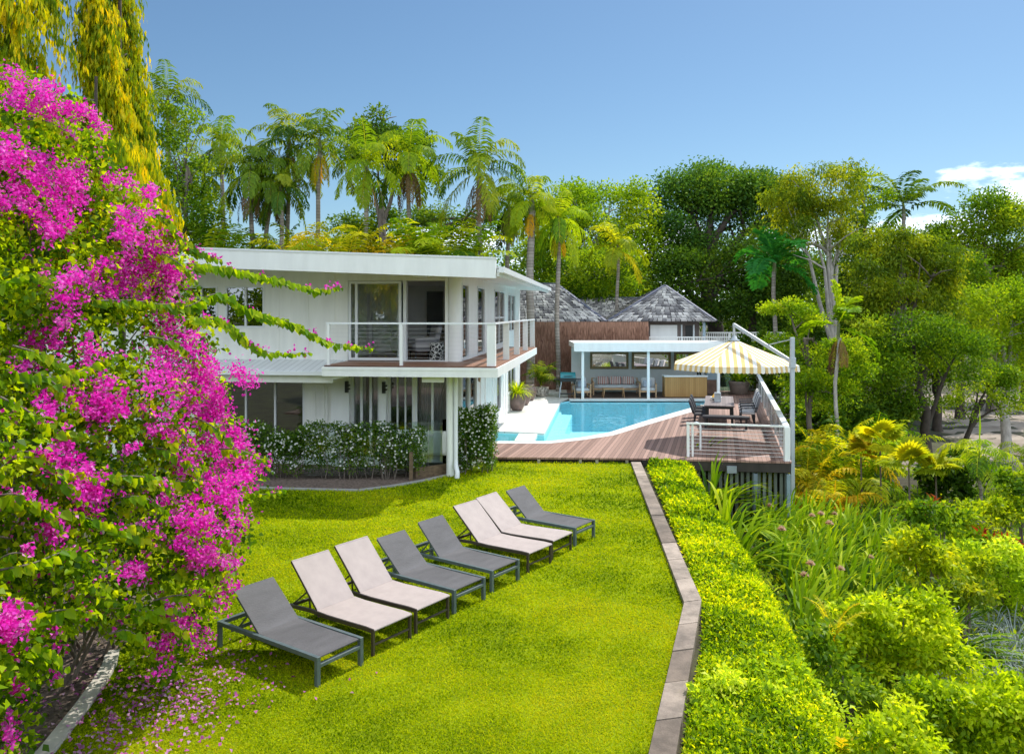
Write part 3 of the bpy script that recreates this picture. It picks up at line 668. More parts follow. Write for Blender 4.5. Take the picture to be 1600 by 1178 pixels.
# upper room
rm = MB(); rm.box(-13.3, XW - .16, 7.0, 7.1, 2.9, 5.25); rm.box(-4.65, -4.55, YF + .16, 7.0, 2.9, 5.25); rm.build('interior_wall', greyw, house)
MB().box(-3.3, -2.75, 6.96, 6.995, 2.9, 4.9).build('interior_door', M_('slate_door', (.10, .11, .12), .5), house)
MB().box(-4.5, XW - .16, YF + .16, 7, 5.08, 5.2).build('ceiling', white, house)
MB().box(-13.3, -4.7, 3.2, 3.3, 2.9, 5.2).build('room_shade_sheet', darkroom, house)  # dark sheet painted as the room's shade behind the upper windows
MB().box(-13.34, XW - .145, YF + .145, 16.9, 2.66, 2.868).build('upper_floor', balcm, house)
# roof: falls gently to the right, deep white fascia
def roof_z(x): return 5.53 - .041 * x
x0, x1 = -13.9, 0.0
mb = MB()
for (ya, yb, top, dep) in ((-.08, .06, 0, .50),):
    mb.add([(x0, ya, roof_z(x0)-dep), (x1, ya, roof_z(x1)-dep), (x1, yb, roof_z(x1)-dep), (x0, yb, roof_z(x0)-dep), (x0, ya, roof_z(x0)), (x1, ya, roof_z(x1)), (x1, yb, roof_z(x1)), (x0, yb, roof_z(x0))],
           [(0,3,2,1),(4,5,6,7),(0,1,5,4),(1,2,6,5),(2,3,7,6),(3,0,4,7)])
fas = mb.build('fascia', white, house)
mb = MB(); mb.add([(x0, -.095, roof_z(x0)-.035), (x1+.012, -.095, roof_z(x1)-.035), (x1+.012, .08, roof_z(x1)-.035), (x0, .08, roof_z(x0)-.035), (x0, -.095, roof_z(x0)+.012), (x1+.012, -.095, roof_z(x1)+.012), (x1+.012, .08, roof_z(x1)+.012), (x0, .08, roof_z(x0)+.012)],
       [(0,3,2,1),(4,5,6,7),(0,1,5,4),(1,2,6,5),(2,3,7,6),(3,0,4,7)]); mb.build('capping', alum, fas)
mb = MB(); mb.add([(x0, .062, roof_z(x0)-.14), (.06, .062, 5.27), (.06, 17.4, 5.27), (x0, 17.4, roof_z(x0)-.14), (x0, .062, roof_z(x0)-.06), (.06, .062, 5.33), (.06, 17.4, 5.33), (x0, 17.4, roof_z(x0)-.06)],
       [(0,3,2,1),(4,5,6,7),(0,1,5,4),(1,2,6,5),(2,3,7,6),(3,0,4,7)]); mb.build('roof', M_('roof_sheet', (.5, .52, .52), .4), house)
mb = MB(); mb.add([(x0, .062, roof_z(x0)-.36), (-.02, .062, 5.17), (-.02, 17.4, 5.17), (x0, 17.4, roof_z(x0)-.36), (x0, .062, roof_z(x0)-.34), (-.02, .062, 5.2), (-.02, 17.4, 5.2), (x0, 17.4, roof_z(x0)-.34)],
       [(0,3,2,1),(4,5,6,7),(0,1,5,4),(1,2,6,5),(2,3,7,6),(3,0,4,7)]); mb.build('soffit', soffit, house)
gt = MB(); gt.box(.07, .20, .0, 17.4, 5.17, 5.31); gt.build('gutter', alum, house); MB().box(.015, .065, .07, 17.4, 5.08, 5.262).build('side_fascia', white, house)
MB().box(-2.3, -1.95, .9, 1.2, 5.1, 5.16).build('soffit_light', white, house)
# balcony
bal = MB(); bp_ = [(-4.36, 0), (0, 0), (0, 11.3), (XW, 11.3), (XW, YF), (-4.36, YF)]
bal.prism(bp_, 2.80, 2.87); bal = bal.build('balcony_deck', balcm, house)
mb = MB(); mb.box(-4.40, .03, -.045, -.003, 2.60, 2.835); mb.box(.003, .045, -.001, 11.3, 2.60, 2.835); mb.box(-4.40, -4.365, 0, YF - .01, 2.60, 2.835); mb.box(-4.40, .05, -.055, -.046, 2.76, 2.835); mb.build('fascia', white, bal)
MB().prism([(-4.35, .005), (-.005, .005), (-.005, 11.29), (XW + .005, 11.29), (XW + .005, YF - .005), (-4.35, YF - .005)], 2.66, 2.795).build('underside', soffit, bal)
rl = empty('balcony_railing'); rl.parent = house
def rpost(x, y, sx, sy): MB().box(x - sx/2, x + sx/2, y - sy/2, y + sy/2, 2.872, 3.9).build('railing_post', white, rl)
rpost(-4.28, .1, .07, .07); rpost(-2.40, .1, .075, .075); rpost(-.14, .1, .2, .05); rpost(-.06, .18, .05, .2)
for k in range(1, 5): rpost(-.11, .18 + 2.72 * k, .17, .05)
hr = MB(); hr.box(-4.33, -.02, .06, .14, 3.9, 3.945); hr.box(-.10, -.02, .141, 11.25, 3.9, 3.945); hr.build('handrail', alum, rl)
cb = MB()
for i in range(9):
    z = 2.96 + i * .103; cb.tube([(-4.28, .1, z), (-.1, .1, z)], .002, 5); cb.tube([(-.06, .2, z), (-.06, 11.1, z)], .002, 5)
cb.build('cable', M_('steel_cable', (.65, .66, .68), .3, 0, metal=.6), rl)
# awning roof over the lower left windows
awm = stripes('awning_sheet', [(.62, .64, .66, 1), (.70, .72, .74, 1), (.40, .42, .44, 1)], .18, 'X', .4, gap=.12)
mb = MB(); mb.add([(-13.5, .75, 2.64), (-4.42, .75, 2.64), (-4.42, YF - .003, 2.86), (-13.5, YF - .003, 2.86), (-13.5, .75, 2.67), (-4.42, .75, 2.67), (-4.42, YF - .003, 2.89), (-13.5, YF - .003, 2.89)],
       [(0,3,2,1),(4,5,6,7),(0,1,5,4),(1,2,6,5),(2,3,7,6),(3,0,4,7)]); aw = mb.build('awning_roof', awm, house)
MB().box(-13.5, -4.40, .62, .745, 2.56, 2.66).build('gutter', alum, aw); mb = MB().box(-13.5, -4.40, .76, .80, 2.36, 2.62); mb.build('fascia', whitew, aw); MB().box(-13.5, -4.42, .81, YF - .01, 2.40, 2.44).build('soffit', soffit, aw)
# lower storey
LH = [(-8.14, -5.6, .17, 2.3), (-4.26, -3.45, .17, 2.55), (-3.20, -2.52, .17, 2.55), (-2.48, -1.40, .17, 2.55)]
mb = MB(); wall_x(mb, -13.5, XW - .003, YF + .01, -.1, 2.655, LH)
for x in (-5.3, -5.05, -4.95): mb.box(x - .02, x + .02, YF - .015, YF + .01, .1, 2.6)
mb.build('front_wall', whitew, house)
MB().box(-4.78, -4.28, YF - .16, YF - .018, -.05, 2.6).build('pier', white, house); MB().box(-3.42, -3.23, YF - .22, YF - .02, -.05, 2.6).build('pier', white, house)
for x, y in ((-4.33, YF - .17), (-3.28, YF - .23)):
    q_ = MB().box(x - .03, x + .05, y - .10, y, 2.02, 2.33).box(x - .028, x + .10, y - .10, y - .02, 2.1, 2.14).box(x - .028, x + .10, y - .10, y - .02, 2.2, 2.24).build('wall_lamp', blackm, house)
window_x(-8.14, -5.6, .17, 2.3, YF + .02, (-7.3, -6.45), glassd)
window_x(-4.26, -3.45, .17, 2.55, YF + .02, (-3.98, -3.72), glass, alum, .07, 'glass_door')
lv_ = window_x(-3.20, -2.52, .17, 2.55, YF + .02, (-2.97, -2.75), glassd, alum, .04, 'louvre_door')
window_x(-2.48, -1.40, .17, 2.55, YF + .02, (-2.0,), glass, alum, .06, 'glass_door')
SL = [(1.95, 3.1, .17, 2.5), (3.2, 4.5, .17, 2.5), (9.0, 10.2, .6, 2.4), (12.3, 15.0, .9, 2.35)]
mb = MB(); wall_y(mb, YF + .16, 17, XW, -.1, 2.655, SL)
for y in (5.2, 6.2, 7.9, 8.5, 10.8, 11.6): mb.box(XW + .001, XW + .035, y - .06, y + .06, .15, 2.6)
mb.build('side_wall', white, house)
window_y(1.97, 3.08, .17, 2.5, XW, (), glass); window_y(3.22, 4.48, .17, 2.5, XW, (), glass); window_y(9.02, 10.18, .6, 2.4, XW, (), glassd); window_y(12.32, 14.98, .9, 2.35, XW, (13.6,), glassd)
MB().lathe([(.001, 0), (.11, 0), (.14, .02), (.15, .05), (.001, .05)], (0, 0, 0), 20).xform(Matrix.Translation((XW + .003, 4.9, 2.2)) @ Matrix.Rotation(R(90), 4, 'Y')).build('round_plaque', M_('brass_plaque', (.28, .17, .06), .4, .3, 20), house)
rm = MB(); rm.box(-13.3, XW - .16, 6.0, 6.1, .18, 2.6); rm.box(-4.95, -4.85, YF + .17, 6.0, .18, 2.6); rm.build('interior_wall', greyw, house)
MB().box(-13.3, -4.97, 3.4, 3.5, .18, 2.6).build('room_shade_sheet', darkroom, house)  # same painted shade, behind the lower left windows
MB().box(-13.34, XW - .145, YF + .16, 16.9, -.1, .165).build('ground_floor', M_('stone_floor', (.35, .33, .30), .5), house)
mb = MB(); mb.tube([(-1.30, .80, 0), (-1.30, .80, 2.655)], .10, 16); mb.build('balcony_post', white, house)
mb = MB(); mb.tube([(-1.14, .74, 2.6), (-1.14, .74, .42), (-1.13, .70, .30), (-1.07, .56, .16), (-1.07, .54, .0)], [.055, .055, .058, .062, .065], 12); mb.build('downpipe', alum, house)
mb = MB(); mb.box(-1.9, -1.35, .2, .3, 2.45, 2.655); mb.build('bracket', white, house); mb = MB(); mb.add([(-4.2, .1, 2.655), (-4.2, .1, 2.50), (-3.3, .1, 2.655), (-4.2, .2, 2.655), (-4.2, .2, 2.50), (-3.3, .2, 2.655)], [(0,1,2),(5,4,3),(0,3,4,1),(1,4,5,2)]); mb.build('bracket', white, house)
# curtains behind the lower glass
curt = leafm('sheer_curtain', [(.7, .7, .68), (.72, .72, .7)], gain=(1, 1, 1), trans=.45, gloss=0, thue=(1, 1, 1))
def curtain(x0, x1, y, z0, z1, label):
    n = 60; x = np.linspace(x0, x1, n); yy = y + .05 * np.sin(np.arange(n) * 1.25)
    V = np.concatenate([np.stack([x, yy, np.full(n, z0)], 1), np.stack([x, yy, np.full(n, z1)], 1)])
    V = np.array([(HM @ Vector(p))[:] for p in V]); i = np.arange(n - 1); q = np.stack([i, i + 1, i + 1 + n, i + n], 1)
    tag(link('curtain', fill_mesh(bpy.data.meshes.new('curtain'), V, q, [curt], np.zeros(n - 1), None)), label, 'curtain')
curtain(-2.44, -1.62, YF + .32, .2, 2.5, 'white sheer curtain hanging behind the glass door beside the balcony post')
curtain(-4.22, -3.55, YF + .32, .2, 2.5, 'white curtain gathered behind the glass door left of the dark louvred door')

# ================================================================= POOL PAVILION
PY = 37.3
pav = empty('pool_pavilion', (6.6, PY, ZD), 0, 'open white pool pavilion with flat roof and slim white posts', 'pavilion')
L_ = lambda p: (Vector(p) - Vector((6.6, PY, ZD)))
xa = D(898, 540, PY).x; xb = D(1150, 540, PY).x
za = D(0, 535, PY).z; zb_ = D(0, 549, PY).z
pc = M_('pale_blue_white_paint', (.70, .74, .76), .55, .04, 2)
q0 = L_((xa, PY, za)); q1 = L_((xb, PY, zb_))
MB().box(q0.x, q1.x, -.15, 3.9, q1.z + .12, q0.z - .05).build('roof', soffit, pav); MB().box(q0.x - .05, q1.x + .05, -.22, -.152, q1.z, q0.z).build('fascia', white, pav)
MB().box(q0.x + .1, q1.x - .3, 3.4, 3.55, -.1, q1.z + .118).build('back_wall', pc, pav)
for px in (910.5, 1013, 1122.5):
    x = L_(D(px, 0, PY)).x; MB().box(x - .06, x + .06, -.05, .07, -.06, q1.z + .118).build('post', white, pav)
MB().box(q0.x + .1, q1.x - .6, .3, 3.4, -.04, .012).build('floor', stripes('dark_boards', [(.07, .045, .035, 1), (.14, .09, .07, 1)], .12, 'Y', .7, gap=.07), pav)
framem = M_('gilt_bronze_frame', (.20, .14, .06), .45, .35, 12, bump=.4, bscale=40, metal=.3)
MY = PY + 3.37
for i, (pa, pb, lab) in enumerate(((922, 982, 'gilt framed wall mirror nearest the brushwood fence'), (987, 1048, 'gilt framed wall mirror in the middle of the pavilion wall'), (1053, 1113, 'gilt framed wall mirror partly behind the striped umbrella'))):
    a_ = D(pa, 550, MY); b_ = D(pb, 576.5, MY)
    o = empty('wall_mirror', ((a_.x + b_.x) / 2, MY, b_.z), 0, lab, 'mirror', 'mirrors on the pavilion wall')
    hw = (b_.x - a_.x) / 2; h = a_.z - b_.z; fw = .12
    MB().box(-hw, hw, -.05, .02, 0, fw).box(-hw, hw, -.05, .02, h - fw, h).box(-hw, -hw + fw, -.05, .02, fw, h - fw).box(hw - fw, hw, -.05, .02, fw, h - fw).build('frame', framem, o, .01)
    MB().box(-hw + fw, hw - fw, -.012, -.002, fw, h - fw).build('mirror_glass', mirrorm, o)

# brushwood fence
brush = M_('brushwood', (.17, .08, .05), .95, .55, 5, bump=1.0, bscale=12, stretch=(5, 5, .35), detail=9, col2=(.36, .20, .14))
FY = 41.9; a_ = D(800, 503, FY); b_ = D(1013, 503, FY)
bf = empty('brushwood_fence', (a_.x, FY, 0), 0, 'tall brown brushwood fence behind the pavilion and barbecue', 'fence')
MB().box(0, b_.x - a_.x, 0, .08, -.3, a_.z).build('panel', brush, bf)
rng = np.random.default_rng(12); n = 5200; wd = b_.x - a_.x
P = np.stack([rng.uniform(0, wd, n), rng.uniform(-.05, -.012, n), rng.uniform(-.1, a_.z - .7, n)], 1)
lm = leafmesh('twigs', P, np.stack([rng.normal(size=n)*.05, rng.normal(size=n)*.02, np.ones(n)], 1), np.tile([0, -1.0, 0], (n, 1)) + rng.normal(size=(n, 3))*.3, rng.uniform(.4, .85, n), rng.uniform(.025, .06, n), rng.random(n), tintm('twigs', (.14, .066, .042), (.30, .165, .115), .95))
link('twigs', lm, bf)

# ================================================================= SHINGLED HOUSE BEHIND
shin = tintm('wood_shingles', (.10, .095, .105), (.66, .63, .61), .85, (.34, .325, .325))
def shingle_face(A, B, C, Dd, rows, wdt, seed, name, parent):
    """eave A->B, ridge D->C: overlapping courses of split shingles"""
    rng = np.random.default_rng(seed); A, B, C, Dd = (np.array(p, float) for p in (A, B, C, Dd)); V = []; q = []; t = []
    nrm = np.cross(B - A, Dd - A) ; nrm = nrm / np.linalg.norm(nrm)
    for r in range(rows):
        f0 = r / rows; f1 = min(1, (r + 1.2) / rows); l0, r0 = A + (Dd - A) * f0, B + (C - B) * f0; l1, r1 = A + (Dd - A) * f1, B + (C - B) * f1
        L = np.linalg.norm(r0 - l0); k = max(1, int(L / wdt)); e = np.linspace(0, 1, k + 1); e[1:-1] += rng.uniform(-.25, .25, k - 1) / k
        for i in range(k):
            g = .018 / max(L, .1); u0, u1 = e[i] + g, e[i+1] - g; j = rng.uniform(-.035, .035) / rows * rows * .6; lift = nrm * rng.uniform(.05, .11)
            up = (l1 - l0) / max(np.linalg.norm(l1 - l0), 1e-6) * rng.uniform(-.035, .02)
            b = len(V)
            V += [l0 + (r0 - l0) * u0 + lift + up, l0 + (r0 - l0) * u1 + lift + up, l1 + (r1 - l1) * u1 + nrm * .004, l1 + (r1 - l1) * u0 + nrm * .004, l0 + (r0 - l0) * u0 + up - nrm * .01, l0 + (r0 - l0) * u1 + up - nrm * .01]
            q += [(b, b+1, b+2, b+3), (b+4, b+5, b+1, b)]; tt = rng.random(); t += [tt, tt]
    link(name, fill_mesh(bpy.data.meshes.new(name), np.array(V), np.array(q), [shin], np.array(t), None), parent)
def under(parent, vs, fs, m): MB().add(vs, fs).build('roof_deck', m, parent)
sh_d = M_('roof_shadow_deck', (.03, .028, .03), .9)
ridgem = M_('ridge_lead', (.10, .11, .17), .7, .2)
def hip(parent, x0, x1, y0, y1, ze, rx0, rx1, ry, zr, seed, name='shingle_slope', rows=13):
    e = [(x0, y0, ze), (x1, y0, ze), (x1, y1, ze), (x0, y1, ze)]; r0, r1 = (rx0, ry, zr), (rx1, ry, zr)
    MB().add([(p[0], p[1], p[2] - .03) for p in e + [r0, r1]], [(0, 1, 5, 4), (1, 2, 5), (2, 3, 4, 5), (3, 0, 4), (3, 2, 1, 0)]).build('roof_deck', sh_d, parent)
    shingle_face(e[0], e[1], r1, r0, rows, .26, seed, name, parent); shingle_face(e[1], e[2], r1, r1, rows, .2, seed + 1, name, parent); shingle_face(e[3], e[0], r0, r0, rows, .2, seed + 2, name, parent); shingle_face(e[2], e[3], r0, r1, rows, .24, seed + 3, name, parent)
    mb = MB()
    for a, b in ((e[0], r0), (e[1], r1), (e[2], r1), (e[3], r0), (r0, r1)):
        if (Vector(a) - Vector(b)).length > .1: mb.bar(Vector(a) + Vector((0, 0, .04)), Vector(b) + Vector((0, 0, .04)), .16, .06)
    mb.build('ridge_cap', ridgem, parent)
hut = empty('shingled_house', (8.0, 46, 0), 0, 'low house with pyramid roof of weathered grey wooden shingles', 'house')
o_ = Vector((8.0, 46, 0)); P_ = lambda px, py, Y: D(px, py, Y) - o_
a_ = P_(950, 502, 43.2); b_ = P_(1119, 502, 43.2); ap = P_(1039, 447, 46.4)
hip(hut, a_.x, b_.x, a_.y, a_.y + 6.4, a_.z, ap.x - .03, ap.x + .03, ap.y, ap.z, 20)
wy = a_.y + .7
MB().box(a_.x + .5, b_.x - .75, wy + .02, wy + 5, -1, a_.z - .05).build('wall', M_('taupe_wall', (.16, .13, .12), .8, .2), hut)
w0, w1 = P_(1016, 505, 43.9), P_(1058, 533, 43.9)
mb = MB().box(w0.x, w1.x, wy - .03, wy + .018, w1.z, w0.z - .1)
for k in (1, 2): mb.box(w0.x + (w1.x - w0.x) * k / 3 - .015, w0.x + (w1.x - w0.x) * k / 3 + .015, wy - .045, wy - .031, w1.z, w0.z - .1)
mb.build('shutter', white, hut)
w0, w1 = P_(1071, 506, 43.9), P_(1082, 533, 43.9); dd = MB().box(w0.x, w1.x, wy - .02, wy + .017, w1.z - .4, w0.z - .1).build('door', blackm, hut)
MB().box(w1.x + .02, w1.x + .1, wy - .06, wy + .016, w1.z - .4, w0.z - .05).box(w0.x - .25, w0.x - .18, wy - .06, wy + .016, w1.z - .4, w0.z - .05).build('door_frame', pc, hut)
q_ = P_(1100, 520, 43.5); MB().box(q_.x - .06, q_.x + .06, q_.y - .06, q_.y + .06, -1, a_.z - .03).build('veranda_post', M_('blue_grey_paint', (.30, .40, .48), .6), hut)
MB().box(a_.x + 2.6, b_.x - .5, -3.1, -2.2, 2.4, 2.62).build('veranda_floor', soffit, hut)
vb = empty('veranda_railing', D(1060, 533, 43.0), 0, 'white veranda railing below the shuttered wall of the shingled house', 'railing')
mb = MB(); mb.box(-1.6, 3.4, -.03, .03, .18, .24)
for i in range(56): mb.box(-1.58 + i * .09, -1.55 + i * .09, -.012, .012, -.2, .18)
mb.build('balusters', white, vb)
hut2 = empty('shingled_house', (0, 46, 0), 0, 'house with long hipped roof of wooden shingles behind the palms and balcony', 'house')
o_ = Vector((0, 46, 0))
a_ = P_(790, 503, 42.6); b_ = P_(947, 503, 42.6)
hip(hut2, a_.x - 5, b_.x, a_.y, a_.y + 8, a_.z, a_.x - 1.2, P_(869, 442, 46.5).x, .5, P_(869, 444, 46.5).z, 30, rows=15)
MB().box(a_.x - 4.4, b_.x - .6, a_.y + .6, a_.y + 7.4, -1, a_.z - .05).build('wall', M_('taupe_wall_b', (.16, .13, .12), .8, .2), hut2)
hut3 = empty('shingled_house', (6, 49.5, 0), 0, 'low shingled link roof between the hipped roof and the pyramid roof', 'house')
o_ = Vector((6, 49.5, 0)); a_ = P_(905, 500, 46); b_ = P_(1010, 500, 46)
hip(hut3, a_.x - 1.5, b_.x + 2, a_.y, a_.y + 6, a_.z, P_(912, 466, 49).x, P_(1010, 468, 49).x, -.5, P_(945, 466, 49).z, 40)
MB().box(a_.x + .4, b_.x + 1, a_.y + .5, a_.y + 5.5, -1, a_.z - .05).build('wall', M_('taupe_wall_c', (.16, .13, .12), .8, .2), hut3)
pr = empty('picket_railing', D(1128, 533, 46), 0, 'white baluster railing running right of the shingled house', 'railing')
mb = MB(); mb.box(-1.2, 3.6, -.03, .03, .45, .52); mb.box(-1.2, 3.6, -.02, .02, .0, .05)
for i in range(44): mb.box(-1.18 + i * .11, -1.14 + i * .11, -.015, .015, .05, .45)
for i in range(4): mb.box(-1.2 + i * 1.58, -1.12 + i * 1.58, -.04, .04, -4.0, .5)
mb.build('balusters', white, pr)
# ================================================================= SUN LOUNGERS  (local: x from foot end (0) to head end (-), y across)
slingd = M_('charcoal_sling', (.088, .085, .09), .75, .26, 5, bump=.25, bscale=90, detail=10, stretch=(1, .3, 1))
slingl = M_('pale_sling', (.40, .335, .315), .75, .10, 4, bump=.2, bscale=350, detail=9)
framed = M_('dark_green_grey_metal', (.085, .115, .12), .38, .2, 9, spec=.6)
frameb = M_('brown_metal', (.055, .040, .032), .4, .2, 9, spec=.6)
def sling(mb, pts, y0, y1, th):
    """fabric sheet with thickness along a side profile"""
    n = len(pts); vs = []
    for x, z in pts: vs += [(x, y0, z), (x, y1, z), (x, y1, z - th), (x, y0, z - th)]
    fs = [(0, 1, 2, 3), tuple(4*(n-1) + k for k in (3, 2, 1, 0))]
    for i in range(n - 1):
        for k in range(4): fs.append((4*i+k, 4*(i+1)+k, 4*(i+1)+(k+1) % 4, 4*i+(k+1) % 4))
    mb.add(vs, fs, 0, False)
def dark_lounger():
    o = empty('sun_lounger'); W2 = .33; LG = 1.86
    mb = MB()
    for s in (-1, 1): mb.box(-LG, 0, s*W2 - .025, s*W2 + .025, .285, .335)
    mb.box(-.05, 0, -W2 + .025, W2 - .025, .21, .25); mb.box(-LG, -LG + .05, -W2 + .025, W2 - .025, .285, .335); mb.box(-1.14, -1.10, -W2 + .025, W2 - .025, .275, .31)
    mb.build('frame', framed, o, .004)
    for x in (-.05, -LG):
        for s in (-1, 1): MB().box(x, x + .05, s*W2 - .025, s*W2 + .025, 0, .284).build('leg', framed, o, .004)
    mb = MB(); sling(mb, [(-1.11, .335), (-.8, .325), (-.4, .323), (-.02, .325)], -W2 + .028, W2 - .028, .012); mb.build('seat', slingd, o)
    an = R(43); hx, hz = -1.10, .335; bl = .66
    top = (hx - bl*math.cos(an), hz + bl*math.sin(an)); mb = MB(); mid = ((hx + top[0])/2 + .012, (hz + top[1])/2 - .012)
    sling(mb, [top, mid, (hx, hz)], -W2 + .03, W2 - .03, .014); br = mb.build('backrest', slingd, o)
    mb = MB()
    for s in (-1, 1): mb.bar((hx, s*(W2 - .04), hz - .022), (top[0], s*(W2 - .04), top[1] - .022), .022, .022)
    mb.bar((top[0], -W2 + .05, top[1] - .02), (top[0], W2 - .05, top[1] - .02), .022, .022); mb.build('back_frame', framed, br)
    mb = MB(); t = .5; bx, bz = hx + (top[0] - hx)*t, hz + (top[1] - hz)*t - .03
    for s in (-1, 1): mb.bar((bx, s*.24, bz), (hx - .46, s*.24, .30), .018, .018); mb.bar((hx - .12, s*.27, .31), (hx - .50, s*.27, .25), .018, .018)
    mb.bar((hx - .46, -.25, .30), (hx - .46, .25, .30), .018, .018); mb.bar((hx - .50, -W2, .26), (hx - .50, W2, .26), .02, .02); mb.build('support_strut', framed, o)
    return o
def light_lounger():
    o = empty('sun_lounger'); W2 = .32; LG = 1.62
    prof = [(-LG, .30), (-1.2, .325), (-.85, .315), (-.45, .325), (-.15, .335), (0, .33)]
    mb = MB()
    for s in (-1, 1):
        for (xa_, z0_), (xb_, z1_) in zip(prof, prof[1:]): mb.bar((xa_ - .004, s*W2, z0_ - .028), (xb_ + .004, s*W2, z1_ - .028), .028, .05)
    mb.box(-LG, -LG + .03, -W2 + .014, W2 - .014, .25, .29); mb.box(-.035, -.01, -W2 + .014, W2 - .014, .12, .145); mb.build('frame', frameb, o, .004)
    for x in (-.042, -LG):
        for s in (-1, 1): MB().box(x, x + .04, s*W2 - .016, s*W2 + .016, 0, .30).build('leg', frameb, o, .004)
    mb = MB(); sling(mb, [(-1.06, .328), (-.85, .322), (-.45, .332), (-.15, .342), (.0, .337), (.012, .325)], -W2 - .006, W2 + .006, .012); mb.build('seat', slingl, o)
    an = R(45); hx, hz = -1.06, .33; bl = .76; top = (hx - bl*math.cos(an), hz + bl*math.sin(an))
    mb = MB(); sling(mb, [top, ((hx + top[0])/2 + .015, (hz + top[1])/2 - .012), (hx, hz)], -W2 + .005, W2 - .005, .014); br = mb.build('backrest', slingl, o)
    mb = MB()
    for s in (-1, 1): mb.bar((hx, s*(W2 - .012), hz - .024), (top[0], s*(W2 - .012), top[1] - .024), .024, .024)
    mb.bar((top[0], -W2, top[1] - .022), (top[0], W2, top[1] - .022), .024, .024); mb.build('back_frame', frameb, br)
    mb = MB(); bx, bz = hx + (top[0] - hx)*.42, hz + (top[1] - hz)*.42 - .03
    for s in (-1, 1): mb.bar((bx, s*.28, bz), (-LG + .03, s*.28, .29), .018, .018); mb.bar((hx - .14, s*.28, .30), (hx - .42, s*.28, .25), .016, .016); mb.bar((bx, s*.27, bz), (hx - .20, s*.27, .27), .016, .016)
    mb.build('support_strut', frameb, o)
    return o
LNG = [((498, 1073), (566, 1040), 1, 'charcoal sun lounger nearest the bougainvillea, first of the row'),
       ((589, 1026), (638, 998), 0, 'pale sun lounger next to the first charcoal one by the bougainvillea'),
       ((654, 990), (699, 968), 0, 'pale sun lounger with a charcoal one behind it, third from the bougainvillea'),
       ((713, 959.5), (756, 937), 1, 'charcoal sun lounger behind the first two pale ones, nearer of the middle pair'),
       ((772, 927.6), (809, 906), 1, 'charcoal sun lounger just before the last two pale ones, farther of the middle pair'),
       ((829, 897), (859, 879), 0, 'pale sun lounger, nearer of the two pale ones at the far end'),
       ((865, 875.6), (892, 860), 0, 'pale sun lounger beside the last charcoal one at the far end'),
       ((901, 853), (928, 840.5), 1, 'charcoal sun lounger at the far end of the row, nearest the deck')]
protos = {}
for (a, b, kd, lab) in LNG:
    A, B = G(*a), G(*b); c = (A + B) / 2; d = (B - A); ang = math.atan2(d.y, d.x) - math.pi/2
    ang = ang * .5 + math.atan2(.82, .575) * .5 - math.pi/4 if False else math.atan2(.815, .58) - math.pi/2
    if kd not in protos: o = protos[kd] = dark_lounger() if kd else light_lounger()
    else: o = copy_tree(protos[kd])
    o.location = c; o.rotation_euler = (0, 0, ang + R(random.Random(lab).uniform(-1.5, 1.5))); tag(o, lab, 'sun lounger', 'sun loungers in a row on the lawn')
    for ch in o.children:
        if ch.name.startswith('backrest'):
            hp_ = Vector((-1.10 if kd else -1.06, 0, .333)); rm_ = Matrix.Rotation(R(random.Random(lab + 'b').uniform(-3, 3)), 4, 'Y'); ch.matrix_local = Matrix.Translation(hp_) @ rm_ @ Matrix.Translation(-hp_)

# ================================================================= UMBRELLA
uy_, uw_ = M_('yellow_canvas', (.66, .45, .17), .85, .06, 5), M_('cream_canvas', (.82, .78, .70), .85, .04, 5)
pg = M_('pale_grey_metal', (.46, .50, .54), .35, .08, 4)
UC = Vector((7.12, 25.6, ZD)); RU = 2.02; ze, zt, zv = 2.42, 3.18, .17
um = empty('cantilever_umbrella', UC, 0, 'yellow and cream striped cantilever umbrella over the deck dining table', 'umbrella')
cn = MB(); NS = 14; off = R(10)
for k in range(8):
    a0, a1 = off + k*math.pi/4, off + (k+1)*math.pi/4
    e0 = Vector((RU*math.cos(a0), RU*math.sin(a0), ze)); e1 = Vector((RU*math.cos(a1), RU*math.sin(a1), ze)); ap_ = Vector((0, 0, zt)); mid = (e0 + e1)/2; up = ap_ - mid; hw = (e1 - e0).length/2; ed = (e1 - e0).normalized(); nn = ed.cross(up).normalized()
    for i in range(NS):
        u0, u1 = -1 + 2*i/NS, -1 + 2*(i+1)/NS
        rows = 4; sagf = lambda u, f: -.05*math.sin(math.pi*min(1, f))*(1 - abs(u))*0 
        pt = lambda u, f: mid + ed*u*hw + up*((1 - abs(u))*f)
        vs = [pt(u0, 0), pt(u1, 0), pt(u1, 1), pt(u0, 1)]
        cn.add(vs, [(0, 1, 3)] if u1 > .999 else [(0, 1, 2)] if u0 < -.999 else [(0, 1, 2, 3)], i % 2)
        out_ = Vector((mid.x, mid.y, 0)).normalized()*.03
        lo = .0 if i % 2 else .0
        b0, b1 = pt(u0, 0), pt(u1, 0); c0, c1 = b0 + out_ + Vector((0, 0, -zv)), b1 + out_ + Vector((0, 0, -zv)); cm = (c0 + c1)/2 + Vector((0, 0, -.03))
        cn.add([b0, b1, c1, cm, c0], [(0, 4, 3, 2, 1)], i % 2)
co = cn.build('canopy', [uy_, uw_], um); sd2 = co.modifiers.new('cloth', 'SOLIDIFY'); sd2.thickness = .006
MB().lathe([(.001, .10), (.07, .09), (.09, .0), (.16, -.03), (.16, -.06)], (0, 0, zt + .02), 16).build('hub', pg, um)
for k in range(8):
    a0 = off + k*math.pi/4; MB().bar((0, 0, zt - .05), (RU*.98*math.cos(a0), RU*.98*math.sin(a0), ze - .02), .02, .03).build('rib', pg, um)
MP = G(1237, 0 + 720, ZD); mpx = Vector((8.06, 23.0, 0)) - Vector((UC.x, UC.y, 0)); gz = tz(8.06, 23.0) - ZD
